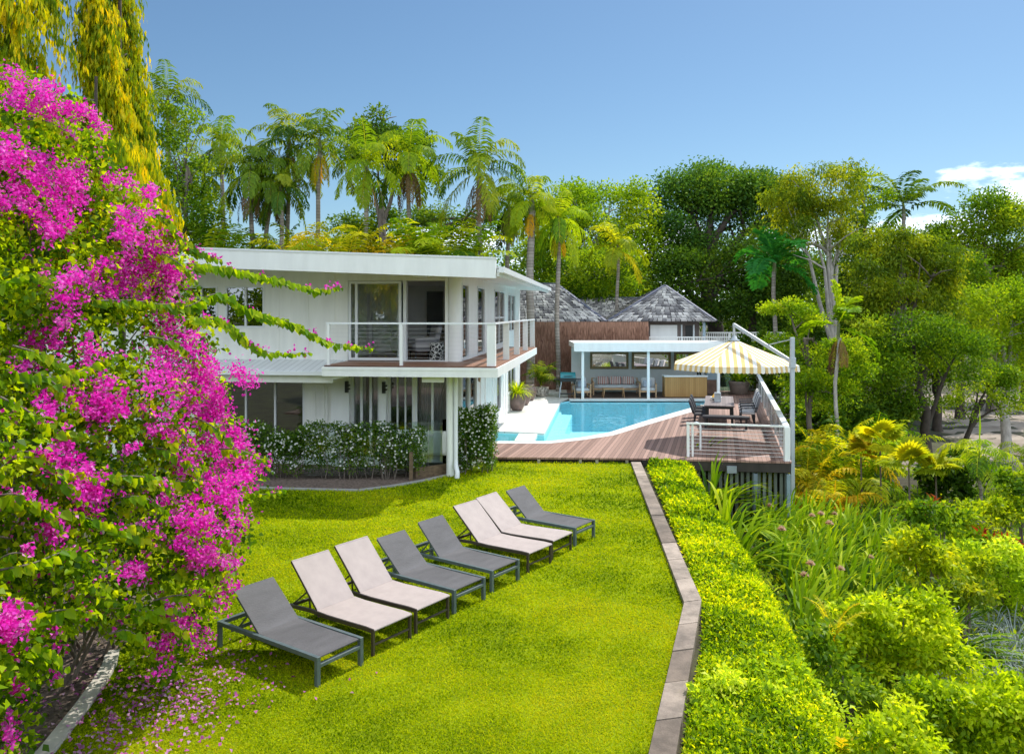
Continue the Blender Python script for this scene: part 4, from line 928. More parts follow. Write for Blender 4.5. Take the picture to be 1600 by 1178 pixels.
mb = MB(); mb.box(mpx.x - .055, mpx.x + .055, mpx.y - .055, mpx.y + .055, gz - .2, 3.33); mb.build('mast', pg, um, .01)
MB().box(mpx.x - .08, mpx.x + .08, mpx.y - .08, mpx.y + .08, 2.45, 2.75).build('crank_box', pg, um, .01)
mb = MB(); ep = Vector((-.03, -.02, 3.66)); mb.bar((mpx.x, mpx.y, 2.62), ep, .07, .10); mb.build('arm', pg, um, .008)
mb = MB(); mb.bar(ep + Vector((0, 0, .03)), Vector((0, 0, zt - .02)), .06, .06); mb.build('hanger', pg, um)
mb = MB(); st = Vector((mpx.x, mpx.y, 2.62)).lerp(ep, .42); mb.bar((mpx.x, mpx.y, 3.28), st, .025, .025); mb.build('stay', pg, um)

# ================================================================= DECK RAILINGS
frost, t, o_ = newmat('frosted_rail_glass'); N = t.nodes.new; d_ = N('ShaderNodeBsdfPrincipled'); d_.inputs['Base Color'].default_value = (.55, .62, .66, 1); d_.inputs['Roughness'].default_value = .15; d_.inputs['Alpha'].default_value = .62; t.links.new(d_.outputs[0], o_.inputs[0])
dr = empty('deck_railing', RFN, 0, 'white railing with steel wires and glass along the outer edge of the pool deck', 'railing')
W_ = lambda v: Vector(v) - RFN
rh = .92; A = G(1075, 713.5, ZD); B = Vector((RFN.x - .09, RFN.y + .12, ZD))
def post(p, sx, sy, h=rh, m=white, n='railing_post'): q_ = W_(p); MB().box(q_.x - sx/2, q_.x + sx/2, q_.y - sy/2, q_.y + sy/2, .004, h).build(n, m, dr)
post(A, .07, .07); post(A + Vector((.13, .0, 0)), .04, .07); post(B, .15, .13)
mb = MB(); mb.bar(W_(A) + Vector((-.05, 0, rh + .02)), W_(B) + Vector((.06, 0, rh + .02)), .07, .045)
C_ = RBK + Vector((-.12, -.1, 0)); C2 = C_ + Vector((-.55, .1, 0))
mb.bar(W_(B) + Vector((0, .04, rh + .02)), W_(C_) + Vector((0, 0, rh + .02)), .16, .045); mb.bar(W_(C_) + Vector((0, 0, rh + .02)), W_(C2) + Vector((0, 0, rh + .02)), .08, .045); mb.build('handrail', white, dr)
cb = MB(); cb2 = MB()
for i in range(8):
    z = .10 + i*.1; cb.tube([W_(A) + Vector((0, 0, z)), W_(B) + Vector((0, 0, z))], .006, 5); cb2.tube([W_(C_) + Vector((0, 0, z)), W_(C2) + Vector((0, 0, z))], .009, 5)
wirem = M_('rail_wire', (.7, .72, .74), .3, 0, metal=.5); cb.build('wire', wirem, dr); cb2.build('wire', wirem, dr)
for i in range(1, 8):
    p = B.lerp(C_, i/8); post(p, .05, .09)
post(C_, .1, .1); post(C2, .07, .07)
mb = MB(); mb.bar(W_(B) + Vector((0, .1, .48)), W_(C_) + Vector((0, 0, .48)), .012, .80); mb.build('glass_panel', frost, dr)
# small white handrail hoop
hp = empty('hoop_handrail', G(1088, 702, ZD), 0, 'small white tubular hoop handrail inside the deck railing', 'handrail')
MB().tube([(-.12, 0, 0), (-.12, 0, .68), (-.09, 0, .76), (0, 0, .80), (.09, 0, .76), (.12, 0, .68), (.12, 0, 0)], .03, 10).build('hoop', white, hp)

# ================================================================= DINING SET
DA = math.atan2(-.25, .97)
dt = empty('dining_table', G(1124, 668, ZD), DA, 'long grey weathered dining table under the striped umbrella', 'table')
tabm = stripes('table_boards', [(.14, .11, .115, 1), (.24, .195, .20, 1), (.04, .03, .03, 1)], .11, 'X', .6, gap=.05, grain=(12, .7, 1))
MB().box(-.52, .52, .2, 3.6, .70, .745).build('tabletop', tabm, dt, .006)
for x in (-.44, .44):
    for y in (.3, 3.5): MB().box(x - .045, x + .045, y - .045, y + .045, 0, .698).build('leg', blackm, dt)
MB().box(-.45, .45, .28, .32, .62, .698).box(-.45, .45, 3.48, 3.52, .62, .698).build('apron', blackm, dt)
dbase = dt.location.copy(); DM = Matrix.Translation(dbase) @ Matrix.Rotation(DA, 4, 'Z')
strp = stripes('grey_white_stripes', [(.66, .64, .64, 1), (.66, .64, .64, 1), (.17, .17, .19, 1)], .05, 'Y', .85)
chm = M_('charcoal_weave', (.035, .036, .042), .7, .2, 30); darkc = M_('dark_cushion', (.045, .046, .055), .85, .2, 20)
def dchair(cush, label, grp):
    o = empty('dining_chair', label=label, cat='chair', group=grp)          # faces -x
    for x in (-.22, .24):
        for y in (-.23, .23): MB().box(x - .02, x + .02, y - .02, y + .02, 0, .40).build('leg', chm, o)
    MB().soft(-.27, .27, -.26, .26, .40, .50, .04, 0, .02).build('seat', cush, o)
    mb = MB(); mb.soft(-.05, .05, -.25, .25, 0, .62, .04); mb.xform(Matrix.Translation((.26, 0, .48)) @ Matrix.Rotation(R(17), 4, 'Y')); mb.build('backrest', cush, o)
    for s in (-1, 1): MB().bar((-.24, s*.285, .63), (.34, s*.285, .66), .045, .03).bar((-.22, s*.285, .0), (-.22, s*.285, .62), .03, .03).build('armrest', chm, o)
    return o
gr = 'dining chairs around the deck table'
pc_ = dchair(strp, 'x', gr); first = True
for i, (lx, ly, rz_, lab) in enumerate([(.98, .9, 0, 'grey and white striped dining chair nearest the camera, railing side of the table'), (.98, 1.75, 0, 'grey and white striped dining chair, second from the near table end, railing side'), (.98, 2.6, 0, 'grey and white striped dining chair, third along the railing side of the table'), (1.0, 3.4, 0, 'grey and white striped dining chair nearest the pavilion, railing side of the table')]):
    o = pc_ if first else copy_tree(pc_); first = False
    o.location = DM @ Vector((lx, ly, 0)); o.rotation_euler = (0, 0, DA + rz_); tag(o, lab)
pd_ = dchair(darkc, 'x', gr); first = True
for lx, ly, lab in [(-.66, .75, 'dark dining chair at the near pool side of the table beside the hoop handrail'), (-.66, 1.75, 'dark dining chair in the middle of the pool side of the table'), (-.66, 2.7, 'dark dining chair at the far pool side of the table')]:
    o = pd_ if first else copy_tree(pd_); first = False
    o.location = DM @ Vector((lx, ly, 0)); o.rotation_euler = (0, 0, DA + math.pi); o.scale = (.9, .9, .8); tag(o, lab)
bn = empty('deck_bench', DM @ Vector((.05, -.28, 0)), DA, 'low dark cushioned bench at the near end of the deck dining table', 'bench')
MB().soft(-.62, .95, -.22, .22, .36, .46, .04, 0, .01).build('seat', darkc, bn)
for x in (-.52, .85): MB().box(x - .03, x + .03, -.18, .18, 0, .36).build('leg', chm, bn)
lt = empty('table_lantern', DM @ Vector((-.06, 1.45, .746)), DA, 'pale grey box lantern standing on the deck dining table', 'lantern')
MB().box(-.12, .12, -.12, .12, 0, .03).box(-.12, .12, -.12, .12, .30, .34).box(-.12, -.09, -.12, -.09, .03, .3).box(.09, .12, -.12, -.09, .03, .3).box(-.12, -.09, .09, .12, .03, .3).box(.09, .12, .09, .12, .03, .3).build('frame', pg, lt)
MB().box(-.095, .095, -.095, .095, .03, .3).build('lantern_glass', M_('milky_glass', (.5, .53, .55), .2), lt)
lb = empty('fruit_bowl', DM @ Vector((-.12, 2.0, .746)), 0, 'bowl of yellow fruit on the deck dining table behind the lantern', 'bowl')
MB().lathe([(.001, .0), (.10, .0), (.20, .10), (.21, .12), (.19, .11), (.001, .02)], sides=20).build('bowl', white, lb)
yf = M_('yellow_fruit', (.75, .42, .06), .5, .1, 8); rnd = random.Random(2)
for i in range(7):
    a = i*2.4; r_ = .035*math.sqrt(i)*1.6
    MB().lathe([(.001, -.06), (.04, -.045), (.058, 0), (.045, .04), (.001, .062)], (r_*math.cos(a), r_*math.sin(a), .13 + (.06 if i < 3 else 0)), 12).build('fruit', yf, lb)

# ================================================================= PAVILION FURNITURE
cushm = M_('light_grey_cushion', (.55, .56, .58), .9, .05, 8)
strr = stripes('red_white_stripes', [(.62, .58, .55, 1), (.40, .13, .11, 1), (.62, .58, .55, 1), (.30, .16, .16, 1)], .045, 'X', .9)
sx0 = D(926, 0, 39.4).x; sx1 = D(997, 0, 39.4).x; sw = (sx1 - sx0)/2
sf = empty('outdoor_sofa', ((sx0 + sx1)/2, 39.4, ZD), 0, 'teak outdoor sofa with grey seat cushion against the pavilion wall', 'sofa')
for x in (-sw, sw):
    for y in (-.38, .38): MB().box(x - .035, x + .035, y - .035, y + .035, 0, .62 if y < 0 else .80).build('leg', teakl, sf)
for x in (-sw, sw): MB().box(x - .045, x + .045, -.42, .40, .622, .66).build('armrest', teakl, sf)
MB().box(-sw + .036, sw - .036, -.40, -.36, .26, .35).box(-sw + .036, sw - .036, .36, .40, .26, .35).box(-sw + .04, sw - .04, -.355, .355, .30, .33).build('seat_frame', teakl, sf)
mb = MB(); mb.box(-sw + .036, sw - .036, .37, .41, .74, .80)
for i in range(15): mb.box(-sw + .1 + i*(2*sw - .2)/14 - .012, -sw + .1 + i*(2*sw - .2)/14 + .012, .38, .40, .351, .739)
mb.build('backrest', teakl, sf); MB().soft(-sw + .05, sw - .05, -.40, .30, .335, .49, .05, 0, .01).build('seat_cushion', cushm, sf)
MB().soft(-sw + .05, sw - .05, .22, .36, .49, .80, .05).build('back_cushion', cushm, sf)
for x, lab in ((-.62, 'red and white striped cushion at the barbecue end of the sofa'), (.0, 'red and white striped cushion in the middle of the sofa'), (.62, 'red and white striped cushion at the bar end of the sofa')):
    c_ = MB().soft(-.29, .29, -.07, .07, -.20, .20, .06).xform(Matrix.Rotation(R(-14), 4, 'X')).build('striped_cushion', strr, None, loc=(sf.location.x + x, 39.44, ZD + .70)); tag(c_, lab, 'cushion', 'striped cushions on the sofa')
def outdoor_armchair(label):
    o = empty('outdoor_armchair', label=label, cat='armchair', group='teak armchairs in the pavilion'); hw = .38
    for s in (-1, 1):
        mb = MB(); mb.box(s*hw - .03, s*hw + .03, -.36, -.30, .061, .58); mb.box(s*hw - .03, s*hw + .03, .30, .36, .061, .58); mb.box(s*hw - .035, s*hw + .035, -.37, .37, .0, .06); mb.box(s*hw - .04, s*hw + .04, -.38, .38, .581, .63); mb.build('armrest', teakl, o, .006)
    MB().box(-hw + .031, hw - .031, -.34, -.30, .24, .32).box(-hw + .031, hw - .031, .28, .32, .24, .32).box(-hw + .031, hw - .031, -.299, .279, .27, .30).build('seat_frame', teakl, o)
    MB().soft(-hw + .04, hw - .04, -.33, .25, .31, .44, .05, 0, .015).build('seat_cushion', cushm, o)
    MB().soft(-hw + .05, hw - .05, -.08, .08, 0, .48, .06).xform(Matrix.Translation((0, .27, .42)) @ Matrix.Rotation(R(-14), 4, 'X')).build('back_cushion', cushm, o)
    mb = MB(); mb.box(-hw + .031, hw - .031, .361, .39, .5, .78); mb.build('backrest', teakl, o)
    return o
ac = outdoor_armchair('teak armchair with pale cushions beside the barbecue'); ac.location = (D(908, 0, 38.2).x, 38.2, ZD); ac.rotation_euler = (0, 0, R(8))
a2 = copy_tree(ac); tag(a2, 'teak armchair with pale cushions between the sofa and the timber bar'); a2.location = (D(1012.5, 0, 38.4).x, 38.4, ZD); a2.rotation_euler = (0, 0, R(-10))
blt = M_('blue_white_check', (.35, .40, .48), .9, .3, 30)
c_ = MB().soft(-.2, .2, -.06, .06, -.18, .18, .05).xform(Matrix.Rotation(R(-18), 4, 'X')).build('scatter_cushion', blt, None, loc=(ac.location.x + .02, ac.location.y + .08, ZD + .62)); tag(c_, 'blue grey scatter cushion on the armchair beside the barbecue', 'cushion')
c_ = MB().soft(-.2, .2, -.06, .06, -.18, .18, .05).xform(Matrix.Rotation(R(-18), 4, 'X')).build('scatter_cushion', blt, None, loc=(a2.location.x - .02, a2.location.y + .08, ZD + .62)); tag(c_, 'blue grey scatter cushion on the armchair nearer the bar', 'cushion')
ct = empty('coffee_table', (D(959, 0, 37.9).x, 38.1, ZD), 0, 'low teak coffee table in front of the pavilion sofa', 'table')
MB().box(-.52, .52, -.32, .32, .40, .44).build('tabletop', teak, ct, .006)
for x in (-.47, .47):
    for y in (-.27, .27): MB().tube([(x*1.06, y*1.1, 0), (x*.95, y, .398)], [.018, .028], 8).build('leg', teak, ct)
# bar
b0, b1 = D(1038, 587, 38.0), D(1106, 622, 38.0); bw = (b1.x - b0.x)/2; bh = b0.z - ZD
br_ = empty('bar_counter', ((b0.x + b1.x)/2, 38.35, ZD), 0, 'honey coloured timber bar counter with white top in the pavilion', 'bar counter')
bam = stripes('bar_panels', [(.36, .195, .06, 1), (.50, .30, .11, 1), (.16, .08, .03, 1)], .09, 'X', .5, gap=.06, grain=(8, 8, .6))
MB().box(-bw + .03, bw - .03, -.32, .32, .03, bh - .06).build('body', bam, br_); MB().box(-bw, bw, -.36, .36, bh - .058, bh).build('countertop', white, br_); MB().box(-bw + .06, bw - .06, -.28, .28, -.1, .028).build('plinth', blackm, br_)
for i, (px, lab) in enumerate(((1091, 'dark bottle standing on the bar counter, nearer the sofa'), (1095, 'dark bottle standing on the bar counter, nearer the sink'))):
    t_ = MB().lathe([(.001, 0), (.05, 0), (.055, .16), (.02, .24), (.018, .31), (.001, .31)], sides=14).build('bottle', M_('dark_bottle', (.02, .03, .025), .15), None, loc=(D(px, 0, 38.3).x, 38.4, ZD + bh + .001)); tag(t_, lab, 'bottle', 'bottles on the bar')
tp = empty('bar_tap', (D(1082, 0, 38.3).x, 38.45, ZD + bh + .001), 0, 'slim curved tap on the bar counter', 'tap')
MB().tube([(0, 0, 0), (0, 0, .28), (.03, 0, .33), (.09, 0, .34), (.12, 0, .28)], .012, 8).build('spout', alum, tp)
kb = empty('drinks_cabinet', (D(1114, 0, 39.6).x, 39.8, ZD), 0, 'low cabinet with a steel ice trough beside the bar', 'cabinet')
MB().box(-.30, .30, -.25, .25, .03, .72).build('body', M_('rusty_drum', (.20, .12, .09), .7, .4, 3), kb); MB().box(-.32, .32, -.27, .27, .722, 1.25).build('trough', M_('blue_steel', (.32, .42, .50), .35, .1), kb)
for z in (.85, .98, 1.11): pass
gp = empty('glass_screen', (D(1136, 0, 40.6).x, 40.6, ZD), 0, 'green tinted glass screen in a white frame beside the pavilion', 'screen')
MB().box(-.5, .5, -.01, .01, .06, 1.30).build('pane', glassm('green_glass', (.55, .75, .66), .12), gp); MB().box(-.55, .55, -.03, .03, 1.31, 1.38).box(-.55, -.5, -.03, .03, 0, 2.1).box(.5, .55, -.03, .03, 0, 2.1).box(-.55, .55, -.03, .03, 2.1, 2.18).build('frame', white, gp)
MB().box(-.5, .5, -.01, .01, 1.381, 2.09).build('pane', glassm('teal_glass', (.2, .55, .60), .2), gp)
# barbecue
bq = empty('barbecue', (D(886, 0, 37.7).x + .05, 38.0, ZD), 0, 'black gas barbecue with teal lid beside the brushwood fence', 'barbecue')
tl = M_('teal_enamel', (.02, .22, .26), .25, .1, 4)
mb = MB(); n = 9; prof = [(-.30 + .6*0, 0)]
for i in range(n):
    a = math.pi*i/(n-1)
    prof.append((-.27*math.cos(a), .26*math.sin(a)))
vs = [(x, y, .95 + z) for x in (-.36, .36) for y, z in [(p[0], p[1]) for p in prof[1:]]]; k = n
mb.add(vs, [(i, i+1, i+1+k, i+k) for i in range(k-1)] + [tuple(reversed(range(k))), tuple(range(k, 2*k)), (0, k, 2*k-1, k-1)], 0, False); ld = mb.build('lid', tl, bq); MB().box(-.2, .2, -.33, -.30, 1.02, 1.05).build('handle', blackm, ld)
MB().box(-.37, .37, -.28, .28, .78, .945).build('firebox', blackm, bq); MB().box(-.66, -.375, -.24, .24, .86, .89).box(.375, .66, -.24, .24, .86, .89).build('side_shelf', blackm, bq)
for x in (-.34, .34):
    for y in (-.22, .22): MB().bar((x*1.22, y, 0), (x*.9, y, .778), .035, .035).build('leg', pg if x < 0 else blackm, bq)
MB().box(-.38, .38, -.2, .2, .17, .20).build('shelf', blackm, bq)
# pots
jarm = M_('mauve_glaze', (.17, .115, .105), .38, .3, 5, bump=.15, bscale=10, col2=(.24, .165, .15))
jarprof = [(.001, 0), (.19, 0), (.25, .08), (.335, .28), (.35, .42), (.31, .58), (.235, .67), (.26, .70), (.25, .715), (.215, .69), (.001, .62)]
jp = None
for px, py, Y, lab in ((808, 641, 33.0, 'rounded mauve glazed jar holding the bright bushy plant, nearest of the three'), (817.5, 633, 35.0, 'rounded mauve glazed jar behind the planted one, middle of the three'), (826.5, 626, 36.8, 'rounded mauve glazed jar farthest along the house wall')):
    o = empty('garden_jar', (D(px, 0, Y).x, Y, ZD + .005), 0, lab, 'plant pot', 'mauve jars along the house wall')
    if jp is None: jp = MB().lathe(jarprof, sides=28).build('jar', jarm, o); MB().lathe([(.001, .64), (.215, .64)], sides=20).build('soil', soil, o); jars = o
    else:
        for ch in jars.children: c_ = ch.copy(); COL.objects.link(c_); c_.parent = o
pm = M_('pale_patterned_glaze', (.30, .27, .23), .6, .3, 9, col2=(.52, .48, .42), thr=(.45, .55))
pp_ = empty('garden_pot', (D(846, 0, 38.5).x, 38.5, ZD + .005), 0, 'low pale patterned pot by the brushwood fence holding a feathery palm', 'plant pot')
MB().lathe([(.001, 0), (.26, 0), (.32, .1), (.36, .38), (.34, .46), (.30, .44), (.001, .38)], sides=26).build('pot', pm, pp_)
cpot = empty('garden_pot', (D(1155, 0, 39.5).x, 39.5, ZD + .005), 0, 'large grey brown pot with a leafy plant at the end of the deck', 'plant pot')
MB().lathe([(.001, 0), (.38, 0), (.42, .06), (.50, .55), (.52, .66), (.47, .66), (.001, .58)], sides=28).build('pot', M_('cement_pot', (.20, .155, .13), .85, .25, 4), cpot)
sm_ = empty('deck_lamp', G(781, 653.5, ZD) + Vector((.05, 0, .01)), 0, 'small brass box lamp on the paving by the house corner', 'lamp')
MB().box(-.09, .09, -.09, .09, 0, .16).box(-.1, .1, -.1, .1, .161, .18).build('box', M_('brass', (.20, .14, .05), .4, .2), sm_)
# ================================================================= UPSTAIRS ROOM AND UNDER THE BALCONY
wick = M_('cream_wicker', (.30, .26, .20), .85, .25, 30, bump=.5, bscale=90)
chk = stripes('grey_plaid', [(.32, .31, .33, 1), (.13, .13, .15, 1), (.40, .39, .40, 1)], .07, 'Z', .9)
def lounge_chair(lab, mth, x, y, rz_):
    o = empty('armchair', HM @ Vector((x, y, 2.872)), HA + rz_, lab, 'armchair', 'armchairs in the upstairs room')     # faces -y
    for a in (-.28, .28):
        for b in (-.28, .28): MB().tube([(a, b, 0), (a*.95, b*.95, .22)], [.018, .025], 8).build('leg', blackm, o)
    MB().soft(-.33, .33, -.34, .30, .22, .46, .07, 0, .02).build('seat', mth, o)
    MB().soft(-.34, .34, -.08, .08, 0, .62, .07).xform(Matrix.Translation((0, .30, .38)) @ Matrix.Rotation(R(-14), 4, 'X')).build('backrest', mth, o)
    for s in (-1, 1): MB().soft(s*.36 - .06, s*.36 + .06, -.32, .30, .23, .62, .055).build('armrest', mth, o)
    return o
lounge_chair('plaid grey armchair just inside the open balcony door', chk, -2.48, 2.75, R(-60))
lounge_chair('cream armchair at the back of the upstairs room', wick, -2.35, 4.7, R(-25))
lounge_chair('cream armchair beside the upstairs corner column', wick, -1.75, 3.9, R(50))
drum = empty('drum_table', HM @ Vector((-2.02, 2.55, 2.872)), HA, 'small black and white lattice drum table at the balcony door', 'side table')
m, t, o_ = newmat('black_white_lattice'); N = t.nodes.new; vo = N('ShaderNodeTexVoronoi'); vo.feature = 'DISTANCE_TO_EDGE'; vo.inputs['Scale'].default_value = 9; tcn = N('ShaderNodeTexCoord'); t.links.new(tcn.outputs['Object'], vo.inputs['Vector'])
gt_ = N('ShaderNodeMath'); gt_.operation = 'LESS_THAN'; gt_.inputs[1].default_value = .07; t.links.new(vo.outputs['Distance'], gt_.inputs[0]); mx = N('ShaderNodeMixRGB'); mx.inputs[1].default_value = (.01, .01, .012, 1); mx.inputs[2].default_value = (.7, .7, .68, 1); t.links.new(gt_.outputs[0], mx.inputs[0])
p_ = N('ShaderNodeBsdfPrincipled'); t.links.new(mx.outputs[0], p_.inputs['Base Color']); t.links.new(p_.outputs[0], o_.inputs[0])
MB().lathe([(.001, 0), (.20, 0), (.205, .01), (.205, .47), (.20, .48), (.001, .48)], sides=28).build('drum', m, drum)
cs = empty('console_table', HM @ Vector((-2.0, 4.05, 2.872)), HA, 'black framed glass console table in the upstairs room', 'table')
mb = MB()
for x in (-.25, .25):
    for y in (-.2, .2): mb.box(x - .012, x + .012, y - .012, y + .012, 0, .74)
mb.box(-.262, .262, -.212, -.188, .741, .765).box(-.262, .262, .188, .212, .741, .765); mb.build('frame', blackm, cs); MB().box(-.26, .26, -.187, .187, .745, .76).build('top', glass, cs)
# plant stand and chairs on the lower terrace
gc = empty('terrace_sofa', HM @ Vector((-2.05, 1.2, .0)), HA, 'white upholstered outdoor sofa under the balcony behind the glass fence', 'sofa')
MB().soft(-.85, .75, -.1, .12, .45, 1.10, .07).build('backrest', white, gc); MB().soft(-.85, .75, .13, .50, .2, .50, .06).build('seat', white, gc)
for x in (-.75, .65): MB().box(x - .03, x + .03, -.05, .45, 0, .199).build('leg', blackm, gc)
pf = empty('wall_shelf', HM @ Vector((-1.62, 3.3, .17)), HA, 'dark open shelf unit seen through the lower glass door', 'shelf')
mb = MB()
for z in (.3, .7, 1.1, 1.5, 1.9): mb.box(-.3, .3, -.12, .12, z, z + .07)
mb.box(-.3, -.26, -.12, .12, 0, 1.97).box(.26, .3, -.12, .12, 0, 1.97); mb.build('shelf_frame', M_('dark_wood', (.05, .035, .025), .5), pf)
# frameless glass fence around the house terrace
gf = empty('glass_fence', G(690, 744), 0, 'frameless glass pool fence behind the white flowered hedge', 'fence')
pts = [G(470, 752), G(555, 752), G(640, 748), G(668, 745), G(690, 742.5), G(703, 739.5)]
for a, b in zip(pts, pts[1:]):
    d = (b - a).normalized(); a = a - gf.location + d*.012 + Vector((0, .25, 0)); b = b - gf.location - d*.012 + Vector((0, .25, 0)); MB().bar(a + Vector((0, 0, .75)), b + Vector((0, 0, .75)), .012, 1.3).build('glass_panel', glassf, gf)
slp = empty('timber_sleeper', G(672, 748), 0, 'low timber sleeper wall at the foot of the glass fence', 'sleeper')
slm = M_('sleeper_wood', (.14, .095, .055), .9, .4, 3, stretch=(1, 5, 5))
for z in (.0, .135): MB().bar(G(647, 750) - slp.location + Vector((0, .16, z + .07)), G(703, 742) - slp.location + Vector((0, .16, z + .07)), .1, .13).build('sleeper', slm, slp)
q_ = G(642, 752) - slp.location; MB().box(q_.x - .045, q_.x + .045, q_.y + .02, q_.y + .11, -.1, .72).build('post', slm, slp)
s2 = MB().bar(G(716, 739) + Vector((0, .2, .08)), G(742, 729) + Vector((0, .2, .08)), .12, .16).build('timber_sleeper', slm); tag(s2, 'short timber sleeper at the foot of the upright flowering hedge', 'sleeper')
# ================================================================= VEGETATION
g_mid = leafm('leaf_mid', [(.012, .034, .005), (.05, .10, .009), (.115, .165, .012), (.22, .24, .018)])
g_dark = leafm('leaf_dark', [(.008, .022, .006), (.026, .058, .010), (.062, .105, .016), (.14, .17, .02)], trans=0.38)
g_blue = leafm('leaf_deep', [(.008, .024, .012), (.026, .066, .020), (.06, .115, .024), (.13, .17, .02)], trans=0.38)
g_light = leafm('leaf_light', [(.022, .055, .006), (.075, .135, .009), (.15, .20, .012), (.24, .25, .02)], trans=0.50)
g_yel = leafm('leaf_yellow', [(.03, .065, .005), (.10, .15, .008), (.21, .24, .010), (.34, .31, .02)], trans=0.50)
g_olive = leafm('leaf_olive', [(.018, .040, .006), (.060, .095, .010), (.13, .155, .012), (.26, .24, .02)], trans=0.50)
g_hedge = leafm('leaf_hedge', [(.022, .055, .003), (.10, .165, .004), (.24, .29, .005), (.40, .37, .010)], trans=0.48, gloss=0.007)
g_shrub = leafm('leaf_shrub', [(.025, .06, .004), (.11, .17, .006), (.24, .29, .010), (.40, .38, .04)], trans=0.50)
g_pale = leafm('leaf_pale', [(.045, .09, .008), (.15, .22, .014), (.29, .34, .035), (.42, .42, .08)], trans=0.48)
g_weep = leafm('leaf_weeping', [(.014, .04, .004), (.07, .12, .005), (.19, .22, .006), (.34, .30, .008), (.48, .28, .012)], trans=0.50, thue=(1.6, 1.3, .4))
g_boug = leafm('leaf_bougainvillea', [(.012, .034, .003), (.05, .10, .004), (.15, .21, .005), (.30, .33, .012)], trans=0.50, gloss=0.007)
m_bract = leafm('bract_magenta', [(.55, .006, .32), (.80, .025, .54), (.86, .08, .62), (.86, .34, .70)], gain=(1, 1, 1), trans=0.43, gloss=0.007, thue=(1.3, .8, 1.2))
g_palm = leafm('leaf_palm', gain=(1.7, 1.75, 1), cols=[(.010, .030, .006), (.035, .08, .010), (.09, .14, .014), (.20, .21, .02)], trans=0.46)
g_palmy = leafm('leaf_palm_yellow', [(.07, .10, .008), (.15, .18, .012), (.26, .25, .015), (.36, .25, .02)], trans=0.50)
g_palmo = leafm('leaf_palm_orange', [(.10, .12, .010), (.20, .19, .015), (.30, .22, .02), (.36, .17, .02)], trans=0.50)
g_dead = leafm('dead_frond', [(.10, .06, .03), (.20, .13, .06), (.26, .19, .05)], gain=(1, 1, 1), trans=.25)
g_strap = leafm('leaf_strap', [(.012, .035, .004), (.055, .105, .005), (.14, .195, .006), (.28, .29, .02)], trans=0.43, gloss=0.007)
g_silver = leafm('leaf_silver', [(.16, .20, .17), (.27, .32, .28), (.40, .44, .41)], gain=(1, 1, 1), trans=.2, thue=(1, 1, .9))
g_jas = leafm('leaf_jasmine', [(.012, .034, .010), (.028, .064, .014), (.055, .10, .018), (.10, .15, .02)], trans=0.38, gloss=0.007)
m_wfl = leafm('white_flower', [(.72, .74, .70), (.8, .8, .76)], gain=(1, 1, 1), trans=.25, thue=(1, 1, 1))
m_pfl = leafm('pink_flower_head', [(.70, .34, .20), (.85, .52, .36), (.88, .68, .54)], gain=(1, 1, 1), trans=.25, thue=(1, 1, 1))
g_croton = leafm('croton', [(.20, .02, .015), (.40, .05, .02), (.10, .10, .015), (.42, .26, .02)], gain=(1, 1, 1), trans=0.38)

def plant(name, label, cat, Y, px_blobs, mat, L, Wd, cover=4.0, base=None, trunk=None, group=None, rc=None, per=34, tmat=None, depth=1.0, z0=None, part='crown', seed=0, sticks=0, **k):
    """blobs given as photo ellipses at distance Y become ellipsoids of real size"""
    rng = np.random.default_rng(seed + int(Y * 10) + int(px_blobs[0][0]))
    B = []; area = 0; s = Y / F
    bx = base if base is not None else sum(b[0] for b in px_blobs) / len(px_blobs)
    X0 = (bx - 800) * s; zg = tz(X0, Y) if z0 is None else z0
    for b in px_blobs:
        p = D(b[0], b[1], Y); dy = rng.uniform(-.5, .5) * b[2] * s * depth
        B.append((p.x - X0, dy, p.z - zg, b[2]*s, (b[2] + b[3]) / 2 * s * depth, b[3]*s)); area += math.pi * b[2] * b[3] * s * s
    L *= .8; Wd *= .8; cover *= 1.2; base_n = len(B)
    for q in range(base_n * 5):
        b = B[q % base_n]; u = rdir(rng, 1)[0]; u[2] = abs(u[2]) if rng.random() < .7 else u[2]; f = rng.uniform(.22, .48); B.append((b[0] + u[0]*b[3]*1.0, b[1] + u[1]*b[4]*1.0, b[2] + u[2]*b[5]*1.0, b[3]*f, b[4]*f, b[5]*f))
    n = int(cover * area / (L * Wd * .5)); rcl = rc or max(L * 2.2, .12 * math.sqrt(area)); nc = max(8, n // per)
    o = empty(name, (X0, Y, zg), 0, label, cat, group)
    inner = k.pop('inner', .5)
    C, kb = blob_centers(rng, B, nc, inner, True, np.where(np.arange(len(B)) < base_n, .4, 1.0))
    bt = rng.random(len(B)); k.setdefault('tb', np.clip(bt[kb]*.6 + rng.random(nc)*.55 - .08, 0, 1))
    me = leafmesh(part, *clumps(rng, C, rng.uniform(.7, 1.3, nc) * rcl, per, L, Wd, **k), mat); link(part, me, o)
    if trunk:
        top = D(trunk[0], trunk[1], Y); r = trunk[2]
        tg = [B[i][:3] for i in rng.permutation(base_n)[:9]]; tg = [(t[0], t[1], t[2] + .2) for t in tg]
        limbs(seed + 3, (0, 0, -.3), (top.x - X0, 0, top.z - zg), r, tg, bend=r * 1.1).build('trunk', tmat or bark, o)
    elif sticks:
        mb = MB()
        for i in range(sticks):
            c = B[int(rng.integers(base_n))]; mb.tube([(rng.uniform(-.1, .1), rng.uniform(-.1, .1), -.1), (c[0]*.5 + rng.uniform(-.05, .05), c[1]*.4, c[2]*.55), (c[0], c[1], c[2] + c[5]*.4)], [.022, .015, .005], 6)
        mb.build('stem', tmat or bark, o)
    return o
